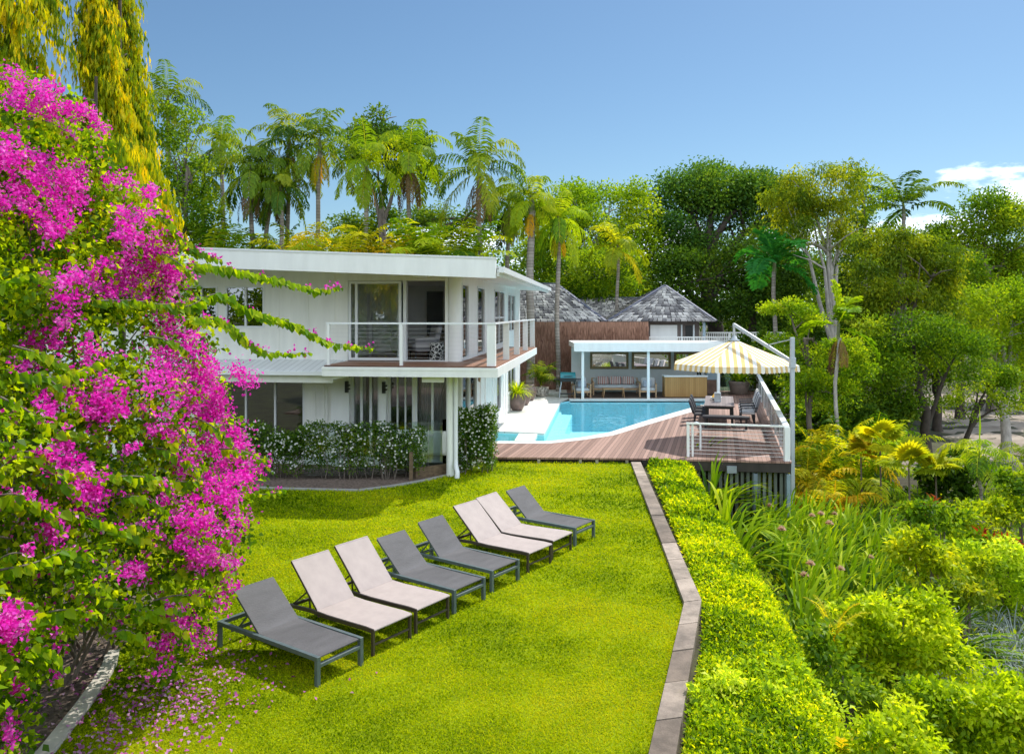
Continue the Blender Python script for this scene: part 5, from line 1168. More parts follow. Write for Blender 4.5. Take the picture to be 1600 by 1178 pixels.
# ---- background trees
plant('far_tree', 'dark rounded tree with a small topknot rising behind the tall palms', 'tree', 50, [(590, 222, 42, 30), (628, 245, 45, 35), (560, 228, 28, 25), (592, 176, 13, 7), (650, 275, 35, 30), (592, 196, 5, 12)], g_dark, .30, .16, 4.5, trunk=(600, 270, .3))
plant('far_tree', 'light green spreading tree left of the big dark dome tree', 'tree', 55, [(895, 322, 40, 32), (955, 318, 50, 30), (1000, 340, 28, 38), (930, 375, 50, 40), (985, 400, 38, 48), (870, 360, 30, 40)], g_light, .28, .15, 3.6, trunk=(945, 400, .3), tmat=barkl)
plant('rain_tree', 'huge dark green dome shaped tree behind the pyramid roof', 'tree', 58, [(1075, 325, 52, 45), (1130, 297, 60, 32), (1190, 308, 50, 32), (1045, 385, 42, 38), (1120, 345, 70, 40), (1205, 350, 50, 45), (1025, 425, 26, 32), (1232, 335, 28, 40), (1090, 395, 40, 22)], g_blue, .30, .17, 4.6, base=1118, trunk=(1116, 400, .75), tmat=barkd, seed=4)
plant('shade_tree', 'dark shade tree right of the pyramid roof under the dome tree', 'tree', 53, [(1185, 430, 65, 55), (1110, 445, 60, 40), (1235, 480, 50, 55), (1055, 450, 40, 40), (1160, 490, 60, 30)], g_dark, .26, .15, 3.4, trunk=(1180, 450, .4), tmat=barkd, seed=6)
plant('shade_tree', 'mid green tree behind the hipped shingle roof', 'tree', 51, [(865, 400, 38, 50), (920, 435, 60, 42), (975, 462, 50, 34), (900, 470, 50, 30)], g_mid, .26, .14, 3.6, trunk=(930, 450, .3), seed=7)
plant('wispy_tree', 'tall wispy yellow green tree with bent pale trunk', 'tree', 43, [(1228, 325, 26, 36), (1255, 300, 34, 30), (1290, 305, 34, 40), (1322, 292, 18, 34), (1272, 350, 44, 38), (1312, 385, 26, 20), (1240, 385, 20, 20), (1300, 345, 28, 28)], g_olive, .26, .09, 2.6, base=1308, trunk=(1300, 400, .28), tmat=barkl, droop=.7, per=26, rc=.55, seed=11)
plant('slender_tree', 'slender open crowned tree between the wispy tree and the coconut palm', 'tree', 47, [(1352, 288, 18, 20), (1343, 328, 24, 32), (1376, 318, 20, 14), (1330, 352, 20, 22), (1358, 360, 22, 20)], g_mid, .24, .11, 2.2, trunk=(1350, 310, .16), per=24, rc=.5, seed=12)
plant('drooping_tree', 'yellow green tree with drooping foliage right of the foxtail palm', 'tree', 37, [(1400, 395, 55, 30), (1370, 430, 46, 42), (1430, 430, 48, 42), (1470, 405, 34, 32), (1400, 482, 58, 42), (1462, 480, 38, 46), (1352, 480, 32, 36)], g_olive, .24, .085, 3.4, base=1395, trunk=(1405, 440, .3), droop=.8, per=30, rc=.5, seed=13)
plant('leafy_tree', 'dense green tree with dark forked trunks beside the sandy drive', 'tree', 34, [(1420, 535, 60, 46), (1380, 590, 46, 44), (1455, 590, 56, 44), (1402, 635, 40, 26), (1492, 555, 36, 36), (1350, 620, 30, 36)], g_mid, .17, .09, 3.2, base=1447, trunk=(1440, 575, .26), tmat=barkd, seed=14)
plant('leaning_tree', 'small tree with dark leaning trunk at the edge of the sandy drive', 'tree', 35, [(1530, 610, 38, 26), (1560, 590, 32, 26), (1500, 640, 26, 22), (1575, 640, 24, 20)], g_mid, .16, .085, 2.2, base=1476, trunk=(1535, 625, .15), tmat=barkd, seed=15)
plant('far_tree', 'tall green tree at the right edge below the white clouds', 'tree', 60, [(1540, 350, 48, 38), (1502, 382, 38, 36), (1582, 368, 38, 42), (1532, 420, 60, 38), (1595, 430, 30, 48)], g_mid, .30, .16, 4.2, trunk=(1545, 420, .35), seed=16)
plant('roadside_tree', 'pale green spreading tree at the right edge with thin grey branches', 'tree', 42, [(1550, 498, 58, 46), (1592, 470, 38, 38), (1532, 550, 48, 38), (1592, 565, 38, 46), (1630, 520, 50, 60)], g_light, .19, .09, 2.8, base=1572, trunk=(1570, 560, .28), tmat=barkl, seed=17)
plant('layered_tree', 'bright green tree in flat layers right of the umbrella mast', 'tree', 31, [(1235, 488, 34, 13), (1272, 500, 24, 11), (1292, 556, 48, 20), (1332, 576, 28, 14), (1252, 590, 38, 18), (1262, 622, 32, 24), (1312, 626, 34, 24), (1222, 545, 18, 22)], g_light, .15, .08, 4.2, base=1270, trunk=(1262, 530, .14), flat=.5, seed=18)
plant('garden_tree', 'bushy green tree left of the palms behind the weeping trees', 'tree', 39, [(285, 330, 38, 36), (300, 282, 30, 34), (272, 240, 22, 34), (298, 196, 16, 24), (302, 380, 36, 26), (265, 180, 12, 14), (330, 350, 26, 28), (250, 300, 30, 40)], g_mid, .22, .12, 3.0, base=290, trunk=(288, 260, .16), seed=19)
plant('shade_tree', 'dark green tree filling the gaps behind the palm trunks', 'tree', 58, [(540, 362, 36, 20), (600, 355, 40, 24), (690, 352, 40, 28), (765, 365, 44, 34), (820, 355, 30, 36)], g_dark, .30, .16, 3.4, trunk=(640, 350, .4), tmat=barkd, seed=21)
plant('shade_tree', 'dark tree in the shade behind the foxtail palm', 'tree', 48, [(1290, 520, 50, 50), (1330, 560, 50, 46), (1260, 560, 40, 40), (1370, 530, 40, 50), (1300, 610, 55, 40)], g_dark, .24, .13, 3.4, trunk=(1310, 540, .35), tmat=barkd, seed=22)
for i, (px, py, rx, ry, Y, m_, lab) in enumerate([(1285, 470, 55, 50, 62, g_dark, 'dark forest tree behind the bent pale trunk'), (1500, 460, 46, 50, 56, g_mid, 'mid green forest tree between the drooping tree and the right edge tree'), (1600, 520, 46, 60, 64, g_dark, 'dark forest tree at the far right edge'), (1465, 545, 44, 46, 50, g_dark, 'dark forest tree behind the forked trunk tree'), (1340, 440, 44, 60, 60, g_dark, 'dark forest tree below the slender open tree'), (1550, 455, 50, 50, 68, g_dark, 'dark forest tree under the white clouds'), (1420, 400, 46, 40, 66, g_mid, 'green forest tree below the coconut palm')]):
    plant('forest_tree', lab, 'tree', Y, [(px, py, rx, ry), (px - rx*.5, py + ry*.5, rx*.7, ry*.7), (px + rx*.5, py + ry*.6, rx*.7, ry*.6), (px, py + ry, rx*.9, ry*.6)], m_, .28, .15, 3.0, trunk=(px, py + ry*.5, .3), tmat=barkd, seed=200 + i, group='trees of the wood on the right')
far = []
rnf = random.Random(5)
for i in range(70): far.append((rnf.uniform(280, 1750), rnf.uniform(430, 540), rnf.uniform(30, 60), rnf.uniform(22, 42)))
o = plant('distant_woods', 'dark green wood closing the view behind all the trees', None, 115, far, g_dark, .75, .42, 2.6, part='woods', seed=23, z0=0.0)
wm = o.children[0]; wm.parent = None; wm.location = o.location; wm.name = 'distant_woods'; tag(wm, 'dark green wood closing the view behind all the trees', 'woods', kind='stuff'); bpy.data.objects.remove(o)
bl = [(rnf.uniform(-62, 44), rnf.uniform(-12, 4), rnf.uniform(1, 10), rnf.uniform(2.5, 4.5), rnf.uniform(2, 4), rnf.uniform(2.5, 4.5)) for i in range(110)]
o = link('garden_woods', crown_mesh('garden_woods', 31, bl, 4200, .9, 26, .42, .24, g_mid), None, (0, -22, 0)); tag(o, 'mixed green trees mirrored in the glass of the house windows', 'woods', kind='stuff')
# ---- palms
def make_palm(label, px, pyc, pxb, Y, cm, scale, seed, group='feather palms behind the house', skirt=None, tr=.13, name='palm_tree', mat=palmbark, lean=0):
    c = D(px, pyc, Y); xb_ = (pxb - 800) * Y / F; zg = tz(xb_, Y)
    o = empty(name, (xb_, Y, zg), 0, label, 'palm tree', group)
    h = c.z - zg; dx = c.x - xb_; n = 9
    MB().tube([(dx * (i/(n-1))**1.4 + .05*math.sin(i*1.3 + seed), .05*math.cos(i*1.7 + seed), -.3 + (h + .3)*i/(n-1)) for i in range(n)], [tr*1.5] + [tr*(1.1 - .25*i/(n-1)) for i in range(1, n)], 12).build('trunk', mat, o)
    MB().tube([(dx, 0, h - .05), (dx, 0, h + .45), (dx, 0, h + .8)], [tr*.95, tr*.75, tr*.3], 10).build('crownshaft', M_('crownshaft', (.12, .14, .05), .6, .3, 6), o) if 'crownshaft' not in bpy.data.materials else MB().tube([(dx, 0, h - .05), (dx, 0, h + .45), (dx, 0, h + .8)], [tr*.95, tr*.75, tr*.3], 10).build('crownshaft', bpy.data.materials['crownshaft'], o)
    cr = link('fronds', cm, o, (dx, 0, h + .3), random.Random(seed).uniform(0, 6.28)); cr.scale = (scale,)*3
    if skirt: sk = link('dead_fronds', skirt, o, (dx, 0, h + .15), seed * 1.1); sk.scale = (scale,)*3
    return o
g_palm2 = leafm('leaf_palm_fresh', [(.018, .045, .006), (.06, .11, .009), (.13, .18, .012), (.22, .23, .02)], gain=(2.1, 2.1, 1))
pcA = palm_crown('fronds_a', 1, [g_palm], 15, 2.6, .66, .075, 1.05, .65, 34, elr=(-.45, 1.4))
pcB = palm_crown('fronds_b', 2, [g_palm], 15, 2.7, .70, .08, 1.25, .85, 34, elr=(-.6, 1.35))
pcC = palm_crown('fronds_c', 3, [g_palm2], 14, 2.5, .66, .08, 1.05, .7, 34, elr=(-.45, 1.4))
pcY = palm_crown('fronds_d', 4, [g_palmy], 15, 2.6, .7, .06, 1.5, 1.1, 34, elr=(-1.0, 1.2))
skA = palm_skirt('dead_fronds_a', 1, [g_dead], 6, 1.9); skB = palm_skirt('dead_fronds_b', 2, [g_palmo], 5, 1.7)
for a in [
    ('tall palm with dark crown and high feathery fronds, fifth trunk behind the roof', 452, 238, 445, 41, pcA, 1.12, 1, skA),
    ('tall palm with hanging yellow fronds below its crown, highest of the palms', 500, 240, 492, 40, pcA, 1.1, 2, skB),
    ('palm with drooping dull fronds at the left end behind the roof', 392, 282, 398, 39.5, pcB, 1.08, 3, skA),
    ('palm with slanting grey trunk behind the left part of the roof', 425, 293, 404, 40, pcB, .97, 4, skA),
    ('short dark palm half hidden between taller palms', 438, 312, 445, 39, pcB, .82, 5, None),
    ('light green palm with pale thin trunk in front of the dark topknot tree', 572, 276, 569, 39, pcC, 1.08, 6, skB),
    ('palm with upright fresh green spear leaf above the middle of the roof', 640, 262, 636, 40, pcC, 1.12, 8, skA),
    ('full dark crowned palm above the right end of the white roof', 748, 280, 756, 39, pcA, 1.2, 9, skA),
    ('palm with thick shaggy trunk right of the white roof corner', 830, 330, 828, 40, pcC, .97, 10, skB),
    ('broad drooping bright palm hanging over the shingle roof', 872, 362, 871, 41, pcB, .95, 11, skB),
    ('small palm showing behind the right side of the weeping tree', 262, 172, 262, 40, pcA, .95, 12, None),
    ('open crowned palm beside the bushy tree at the left', 345, 240, 352, 44, pcC, .95, 13, None),
    ('distant dark palm left of the roof palms', 318, 285, 318, 45, pcA, .95, 14, None),
    ('palm with browning fronds between the two palms over the roof end', 795, 335, 792, 43, pcB, .9, 16, skA)]:
    make_palm(a[0], a[1], a[2], a[3], a[4], a[5], a[6], a[7], skirt=a[8], tr=.20 if 'shaggy' in a[0] else .12)
pal_droop = [o for o in bpy.data.objects if o.get('label', '').startswith('broad drooping')][0]
for ch in pal_droop.children:
    if ch.name.startswith('fronds'): ch.data = ch.data.copy(); ch.data.materials[0] = g_light
make_palm('dark green fan like palm in the deep shade above the umbrella', 1210, 425, 1210, 42, palm_crown('fronds_e', 5, [leafm('leaf_palm_deep', [(.012, .07, .022), (.02, .11, .035), (.04, .15, .04)], trans=0.38)], 8, 2.9, 1.15, .24, .75, .12, 24, elr=(-.1, 1.3)), .85, 20, 'single palms', None, .12)
make_palm('coconut palm with windswept fronds rising against the white clouds', 1412, 335, 1412, 62, palm_crown('fronds_f', 6, [g_dark], 12, 4.6, 1.0, .15, .55, .5, 40, elr=(.15, 1.2), wind=.9), 1.0, 21, 'single palms', None, .16)
make_palm('foxtail palm with one upright yellow green leaf right of the umbrella', 1310, 528, 1303, 29, palm_crown('fronds_g', 7, [g_light], 5, 1.7, .50, .16, .7, .15, 26, elr=(-.15, 1.5)), 1.0, 22, 'single palms', palm_skirt('dead_fronds_c', 3, [g_dead], 2, 1.3), .07, mat=barkl)
make_palm('pale yellow leaved palm left of the dome tree above the shingle roofs', 965, 400, 965, 46, palm_crown('fronds_h', 8, [g_palmy], 10, 2.6, .85, .13, 1.1, .5, 28, elr=(-.4, 1.4)), .85, 23, 'single palms', None, .10)
make_palm('young feathery palm beside the dark shrub at the right', 1530, 748, 1530, 23, palm_crown('fronds_i', 9, [g_light], 11, 1.35, .42, .04, 1.1, .7, 30, elr=(.0, 1.2)), 1.0, 24, 'single palms', None, .05)
make_palm('small feathery palm at the right edge by the far lawn', 1602, 735, 1602, 30, palm_crown('fronds_j', 10, [g_palm], 10, 1.4, .42, .04, 1.0, .6, 28, elr=(.0, 1.2)), 1.0, 25, 'single palms', None, .06)
# cane palms: clumps of many fronds from the ground
def cane_mesh(name, seed, mat, n=22, Lf=1.9):
    rng = np.random.default_rng(seed); lv = Leaves()
    for i in range(n):
        a = i * 2.4; r = .35 * math.sqrt(i / n); z = rng.uniform(.2, 1.6)
        frond(lv, rng, (r*math.cos(a), r*math.sin(a), z * .6), a + rng.uniform(-.4, .4), rng.uniform(.55, 1.4), Lf * rng.uniform(.8, 1.2), rng.uniform(.6, 1.2), 26, .5, .07, rng.random(), 0, .5)
    return lv.mesh(name, [mat])
cnA, cnB, cnC = cane_mesh('foliage_a', 1, g_palmy), cane_mesh('foliage_b', 2, g_light), cane_mesh('foliage_c', 3, g_palmo, 18, 1.5)
def cane(label, px, pytop, Y, mesh, sc, seed, grp):
    t = D(px, pytop, Y); zg = tz(t.x, Y); o = empty('cane_palm', (t.x, Y, zg), 0, label, 'palm', grp); s = min(1.3, max(.4, (t.z - zg) / 2.35)); zb = t.z - zg - 2.35*s
    c = link('foliage', mesh, o, (0, 0, zb), seed * 1.3); c.scale = (s * sc, s * sc, s)
    MB().tube([(.1, 0, -.2), (.15, .05, zb + s)], [.03, .02], 6).tube([(-.15, 0, -.2), (-.2, .05, zb + s)], [.03, .02], 6).tube([(0, .15, -.2), (0, .2, zb + s)], [.03, .02], 6).build('stem', barkl, o)
for i, (px, py, Y, me, sc, lab) in enumerate([
    (335, 350, 38.5, cnB, 1.1, 'green cane palm clump behind the left end of the roof'), (475, 352, 39, cnA, 1.1, 'yellow cane palm clump between the two left palm trunks behind the roof'),
    (545, 345, 38.7, cnA, 1.3, 'bright yellow cane palm clump right of the tallest palm trunk'), (600, 355, 39, cnC, 1.0, 'orange tinged cane palm clump behind the middle of the roof'),
    (655, 345, 39, cnB, 1.3, 'green cane palm clump right of the spear leaved palm'), (705, 345, 38.5, cnB, 1.3, 'dark green cane palm clump left of the full dark palm'),
    (425, 360, 40, cnB, 1.0, 'small green cane palm clump beside the slanting palm trunk'), (515, 358, 40, cnA, 1.0, 'yellow green cane palm clump left of the bright yellow one'), (625, 358, 40, cnA, 1.1, 'yellow cane palm clump at the foot of the spear leaved palm')]):
    cane(lab, px, py, Y, me, sc, i, 'cane palms behind the roof')
for i, (px, py, Y, me, sc, lab) in enumerate([
    (1290, 652, 28, cnA, .9, 'tall yellow cane palm just right of the umbrella mast'), (1258, 688, 26, cnA, .85, 'yellow cane palm at the corner of the deck'), (1330, 672, 27, cnB, .9, 'green cane palm beside the tall yellow one'),
    (1300, 722, 24.5, cnC, .9, 'orange leaved cane palm in front of the yellow ones'), (1365, 655, 31, cnB, .9, 'green cane palm below the layered tree'), (1268, 735, 24, cnC, .8, 'low orange cane palm close to the deck corner post')]):
    cane(lab, px, py, Y, me, sc, i + 10, 'cane palms beside the deck')
def fan_palm(label, px, py, Y, sc, seed, mat):
    t = D(px, py, Y); zg = tz(t.x, Y); o = empty('fan_palm', (t.x, Y, zg), 0, label, 'palm', 'fan palms by the lily bed'); rng = np.random.default_rng(seed); lv = Leaves(); h = max(.4, t.z - zg - .5)
    fan_leaves(lv, rng, (0, 0, h), 9, .55 * sc, .50 * sc, .45, (.15, 1.35)); link('fronds', lv.mesh('fronds', [mat]), o)
    MB().tube([(0, 0, -.2), (.03, 0, h * .5), (0, 0, h)], [.035, .03, .025], 8).build('trunk', bark, o)
for i, (px, py, Y, sc, m_, lab) in enumerate([(1375, 672, 25, 1.0, g_palmy, 'yellow green fan palm nearest the cane palms'), (1420, 705, 23.5, 1.0, g_palmy, 'fan palm with wide yellow leaves in the middle of the group'), (1462, 712, 23.5, .95, g_palmy, 'fan palm left of the dark shrub'), (1345, 690, 25.5, .8, g_palmo, 'small orange tinted fan palm at the cane palms')]):
    fan_palm(lab, px, py, Y, sc, 40 + i, m_)
# ---- weeping trees at the upper left
def weeping(label, Y, outline, seed, n, thick, base_px, mat=g_weep):
    rng = np.random.default_rng(seed); s = Y / F; P2 = np.zeros((0, 2)); xs = [p[0] for p in outline]; ys = [p[1] for p in outline]
    while len(P2) < n:
        a = np.stack([rng.uniform(min(xs), max(xs), n*2), rng.uniform(min(ys), max(ys), n*2)], 1); P2 = np.concatenate([P2, a[inside(outline, a[:, 0], a[:, 1])]])
    P2 = P2[:n]; X0 = (base_px - 800) * s
    # tassels hang round the axis: nearest the outline at mid depth, nearest the viewer at the axis
    lo = np.array([min(x for x, y in outline if abs(y - yy) < 140) for yy in P2[:, 1]]); hi = np.array([max(x for x, y in outline if abs(y - yy) < 140) for yy in P2[:, 1]])
    u = np.clip((P2[:, 0] - (lo + hi)/2) / ((hi - lo)/2 + 1), -1, 1); half = np.sqrt(np.maximum(.05, 1 - u*u)) * thick
    dep = rng.uniform(-1, 1, n); dep = np.sign(dep) * np.abs(dep)**.5 * half
    C = np.stack([(P2[:, 0] - 800)*s - X0, dep, H - (P2[:, 1] - HOR)*s], 1); zg = tz(X0, Y); C[:, 2] -= zg
    k = 15; m = n * k; ao = np.arctan2(C[:, 1], C[:, 0] - np.interp(P2[:, 1], [min(ys), max(ys)], [0, 0])) + rng.normal(size=n)*.6; tt = rng.random((n, k)); ex = rng.uniform(.15, .40, n)
    od = np.stack([np.cos(ao), np.sin(ao), np.zeros(n)], 1); Pc = (C[:, None, :] + od[:, None, :]*(ex[:, None]*tt)[..., None] + np.array([0, 0, -1.0])*((tt**2)*.42)[..., None]).reshape(m, 3) + rng.normal(size=(m, 3))*.025
    az = rng.uniform(0, 2*np.pi, m); Dv = np.stack([np.cos(az)*.35, np.sin(az)*.35, -rng.uniform(.6, 1.5, m)], 1); Nv = np.stack([np.cos(az), np.sin(az), np.full(m, .6)], 1) + rng.normal(size=(m, 3))*.3
    sun_side = np.clip(.5 + .45*np.repeat(u, k), 0, 1)
    ct = np.repeat(rng.random(n)**1.25, k); tint = np.clip(.66*ct + .22*rng.random(m) + .16*tt.reshape(m), 0, 1)
    o = empty('weeping_tree', (X0, Y, zg), 0, label, 'tree', 'weeping trees at the upper left'); link('crown', leafmesh('crown', Pc, Dv, Nv, rng.uniform(.12, .21, m), rng.uniform(.028, .044, m), tint, mat, curl=.15), o)
    mb = MB(); zt = H - (min(ys) - HOR)*s - zg; mb.tube([(0, 0, -.2), (.04, 0, zt*.4), (-.03, .03, zt*.75), (0, 0, zt)], [.09, .06, .04, .02], 8)
    for i in range(70):
        c = C[rng.integers(n)]; st_ = (0, 0, min(zt, c[2] - .1)); mb.tube([st_, (c[0]*.5, c[1]*.5, st_[2] + .12), (c[0]*.9, c[1]*.9, c[2] - .05)], [.025, .018, .006], 5)
    mb.build('trunk', barkd, o); return o
wA = [(-160, -150), (48, -150), (58, -40), (72, 15), (68, 42), (48, 62), (50, 92), (62, 112), (88, 146), (116, 185), (150, 205), (180, 225), (214, 272), (226, 330), (222, 400), (190, 440), (-160, 470)]
wB = [(158, -150), (176, -150), (186, 10), (196, 28), (192, 60), (202, 120), (212, 180), (218, 250), (222, 330), (220, 410), (180, 320), (172, 220), (164, 140), (154, 82), (158, 60), (160, 0)]
weeping('wide weeping tree with yellow hanging leaves at the upper left corner', 12.6, wA, 51, 3600, 1.3, 20)
weeping('narrow weeping tree with dark centre, taller column left of the palms', 14.6, wB, 52, 2100, .55, 188)

wC = [(40, 120), (100, 140), (140, 168), (168, 200), (200, 216), (228, 266), (240, 330), (238, 420), (180, 460), (40, 470)]
weeping('low broad weeping tree with golden leaves just above the bougainvillea', 11.8, wC, 53, 1900, .9, 150)
# ---- bougainvillea
def byf(px, py): return 6.3 + 3.1 * (np.asarray(px, float) / 400) + 2.3 * np.clip((760 - np.asarray(py, float)) / 650, 0, 1)
bo = empty('bougainvillea', (-6.3, 8.6, 0), 0, 'huge bougainvillea bush covered in magenta blossom beside the lawn', 'bougainvillea')
BO = np.array([-6.3, 8.6, 0])
rng = np.random.default_rng(61)
outl = [(-260, 120), (0, 108), (60, 128), (110, 150), (150, 190), (190, 268), (245, 300), (258, 370), (292, 400), (300, 470), (330, 520), (340, 570), (360, 640), (392, 700), (404, 760), (380, 800), (384, 850), (350, 905), (352, 945), (305, 985), (300, 1010), (255, 1050), (240, 1030), (185, 1000), (160, 960), (118, 975), (92, 1010), (82, 1060), (62, 1110), (36, 1165), (-10, 1230), (-260, 1230)]
def back(px, py, Yd): return np.stack([(px - 800) * Yd / F, Yd, H - (py - HOR) * Yd / F], 1) - BO
def bpts(n, thick):
    P2 = np.zeros((0, 2))
    while len(P2) < n:
        a = np.stack([rng.uniform(-260, 410, n*2), rng.uniform(100, 1230, n*2)], 1); P2 = np.concatenate([P2, a[inside(outl, a[:, 0], a[:, 1])]])
    P2 = P2[:n]; lump = .30*np.sin(P2[:, 0]*.028 + 2*np.sin(P2[:, 1]*.017)) + .30*np.sin(P2[:, 1]*.024 + P2[:, 0]*.011)
    Yd = byf(P2[:, 0], P2[:, 1]) + lump + thick * rng.random(n)**1.6
    return back(P2[:, 0], P2[:, 1], Yd), P2
C, P2 = bpts(3300, 2.6); okz = C[:, 2] > .12; C = C[okz]
mats_ = [g_boug]
me = leafmesh('foliage', *clumps(rng, C, .17, 17, .075, .055, up=.7, droop=.35, tb=rng.random(len(C))**1.2), g_boug, fold=.2); link('foliage', me, bo)
zones = [(15,120,12,15),(60,145,40,18),(95,165,30,18),(130,180,25,13),(40,160,40,12),(150,197,15,10),(15,235,25,35),(40,265,30,30),(85,275,35,28),(120,275,25,25),(30,300,30,25),(60,320,30,22),(90,340,30,25),(80,360,25,14),(110,300,30,25),(190,285,22,10),(225,300,22,13),(170,280,12,9),(235,325,10,8),(200,340,20,18),(215,370,25,18),(235,385,25,20),(262,400,25,18),(190,330,14,9),(170,431,35,24),(183,448,30,18),(238,444,45,28),(268,431,20,22),(217,410,30,22),(190,366,18,13),(112,444,22,18),(105,468,14,16),(112,499,22,11),(68,533,30,18),(44,570,25,16),(136,546,15,22),(258,499,18,20),(289,522,24,13),(258,563,24,22),(285,550,18,18),(289,580,30,20),(326,584,18,18),(373,577,13,16),(384,594,16,12),(319,553,9,12),(95,623,35,14),(78,640,18,14),(167,612,30,23),(159,632,35,18),(179,646,25,11),(317,618,35,32),(283,618,24,22),(332,641,28,22),(317,658,34,22),(251,664,18,20),(268,678,18,9),(369,667,13,13),(361,687,22,18),(329,695,28,20),(384,710,18,18),(355,722,33,20),(395,733,14,13),(346,745,33,16),(378,750,22,13),(138,748,24,38),(141,780,23,24),(107,698,20,18),(110,724,18,16),(208,698,12,11),(274,710,14,11),(352,774,20,18),(300,785,11,16),(260,777,14,11),(78,820,12,18),(98,825,14,11),(291,808,19,16),(340,814,23,18),(376,805,11,16),(312,820,20,12),(365,843,11,12),(332,869,36,16),(312,883,23,13),(355,880,13,10),(219,889,18,11),(240,834,11,7),(219,892,11,13),(198,898,11,9),(18,963,28,17),(30,960,20,18),(12,992,25,20),(38,984,13,13),(269,960,17,13),(287,975,19,11),(305,995,18,19),(257,1004,9,16),(251,1022,9,16),(247,1050,6,9),(358,921,16,12),(349,948,11,9),(89,991,8,7),(95,1010,7,6),(89,1052,8,6),(35,1072,11,9),(12,1140,14,18),(-60,300,60,60),(-80,560,60,60),(-60,800,60,50),(300,720,30,22),(310,590,25,20),(240,600,20,18),(350,700,25,20),(330,770,20,15),(290,850,18,12)]
PB = []; TB = []
for zx, zy, rx, ry in zones:
    k = int(math.pi*rx*ry/15*2.8); nb = max(3, int(rx*ry/42))
    ca = rng.uniform(0, 2*np.pi, nb); cr = np.sqrt(rng.random(nb)); cx, cy_ = zx + rx*1.02*cr*np.cos(ca), zy + ry*1.02*cr*np.sin(ca)
    j = rng.integers(nb, size=k); yd0 = float(byf(zx, zy)) - .22
    sgj = rng.uniform(2.5, 9, nb)[j]; px = cx[j] + rng.normal(size=k)*sgj; py = cy_[j] + rng.normal(size=k)*sgj
    lump = .30*np.sin(px*.028 + 2*np.sin(py*.017)) + .30*np.sin(py*.024 + px*.011)
    yd = byf(px, py) + lump - .12 + rng.normal(size=k)*.10 + rng.uniform(-.12, .12, nb)[j]
    PB.append(back(px, py, yd)); TB.append(np.clip(rng.random(nb)[j]*.55 + rng.random(k)*.45, 0, 1))
k = 2600; Cs, _ = bpts(k // 6, .5); PB.append(np.repeat(Cs, 6, 0)[:k] + rng.normal(size=(len(np.repeat(Cs, 6, 0)[:k]), 3))*.035); TB.append(rng.random(len(PB[-1])))
PB = np.concatenate(PB); TB = np.concatenate(TB); n = len(PB)
Dv = rdir(rng, n) + [0, -.25, .1]; Nv = rdir(rng, n) + [0.2, -.2, .5]
link('blossom', leafmesh('blossom', PB, Dv, Nv, rng.uniform(.028, .050, n), rng.uniform(.024, .042, n), TB, m_bract, fold=.25), bo)
# long arching sprays
sprays = [[(262,352,-.2),(286,380,0),(320,397,0),(345,407,0)], [(292,412,0),(330,416,0),(372,423,0),(433,437,0),(494,453,0),(532,449,0)], [(255,478,-.1),(295,478,0),(341,459,0),(392,486,0),(453,504,0),(514,534,0),(560,541,0),(582,544,0)], [(285,500,-.1),(331,498,0),(368,514,0),(392,539,0),(423,551,0),(482,552,0)],
          [(90,720,.2),(162,742,-.1),(215,744,-.2),(260,750,-.2),(332,757,-.1),(404,772,0),(446,766,0)], [(0,780,-.1),(60,790,-.2),(124,805,-.25),(190,830,-.25),(260,857,-.2),(330,868,-.1)], [(0,575,-.1),(60,590,-.2),(120,582,-.25),(170,560,-.25),(230,550,-.2)], [(130,470,-.1),(210,470,-.2),(260,476,-.2),(300,470,-.1)], [(150,930,-.1),(200,948,-.2),(250,965,-.2),(300,985,-.1)], [(170,990,-.1),(200,985,-.2),(232,1010,-.2),(245,1035,-.1)],
          [(0,620,-.2),(40,640,-.3),(90,672,-.3),(150,680,-.2)], [(0,890,-.2),(50,880,-.3),(110,860,-.3),(140,880,-.2)], [(40,1010,-.2),(80,1020,-.3),(100,1045,-.3)], [(20,540,-.2),(80,560,-.3),(130,600,-.2)], [(190,320,-.1),(225,345,-.15),(262,372,-.1),(300,395,0)], [(380,700,0),(405,712,0),(420,720,0)]]
rs = np.random.default_rng(64)
for _ in range(300):
    a, b = rs.uniform(-40, 385), rs.uniform(170, 1060)
    if not inside(outl, np.array([a]), np.array([b]))[0]: continue
    L_s = rs.uniform(50, 115); an_ = rs.uniform(-.35, .9); c_, s_ = math.cos(an_)*L_s, math.sin(an_)*L_s
    if a + c_ > 425 - max(0, (330 - b))*.5: continue
    sprays.append([(a, b, -.02), (a + c_*.35, b + s_*.35 - 8, -.22), (a + c_*.7, b + s_*.7 - 5, -.32), (a + c_, b + s_ + 8, -.36)])
    if len(sprays) > 52: break
lv = Leaves(); mb = MB(); fl = []
def catm(P, n):
    P = [Vector(p) for p in P]; P = [P[0]*2 - P[1]] + P + [P[-1]*2 - P[-2]]; r = []
    for i in range(1, len(P) - 2):
        for j in range(n):
            t = j/n; a, b, c, d = P[i-1:i+3]; r.append(.5*((2*b) + (c - a)*t + (2*a - 5*b + 4*c - d)*t*t + (3*b - a - 3*c + d)*t**3))
    return r + [P[-2]]
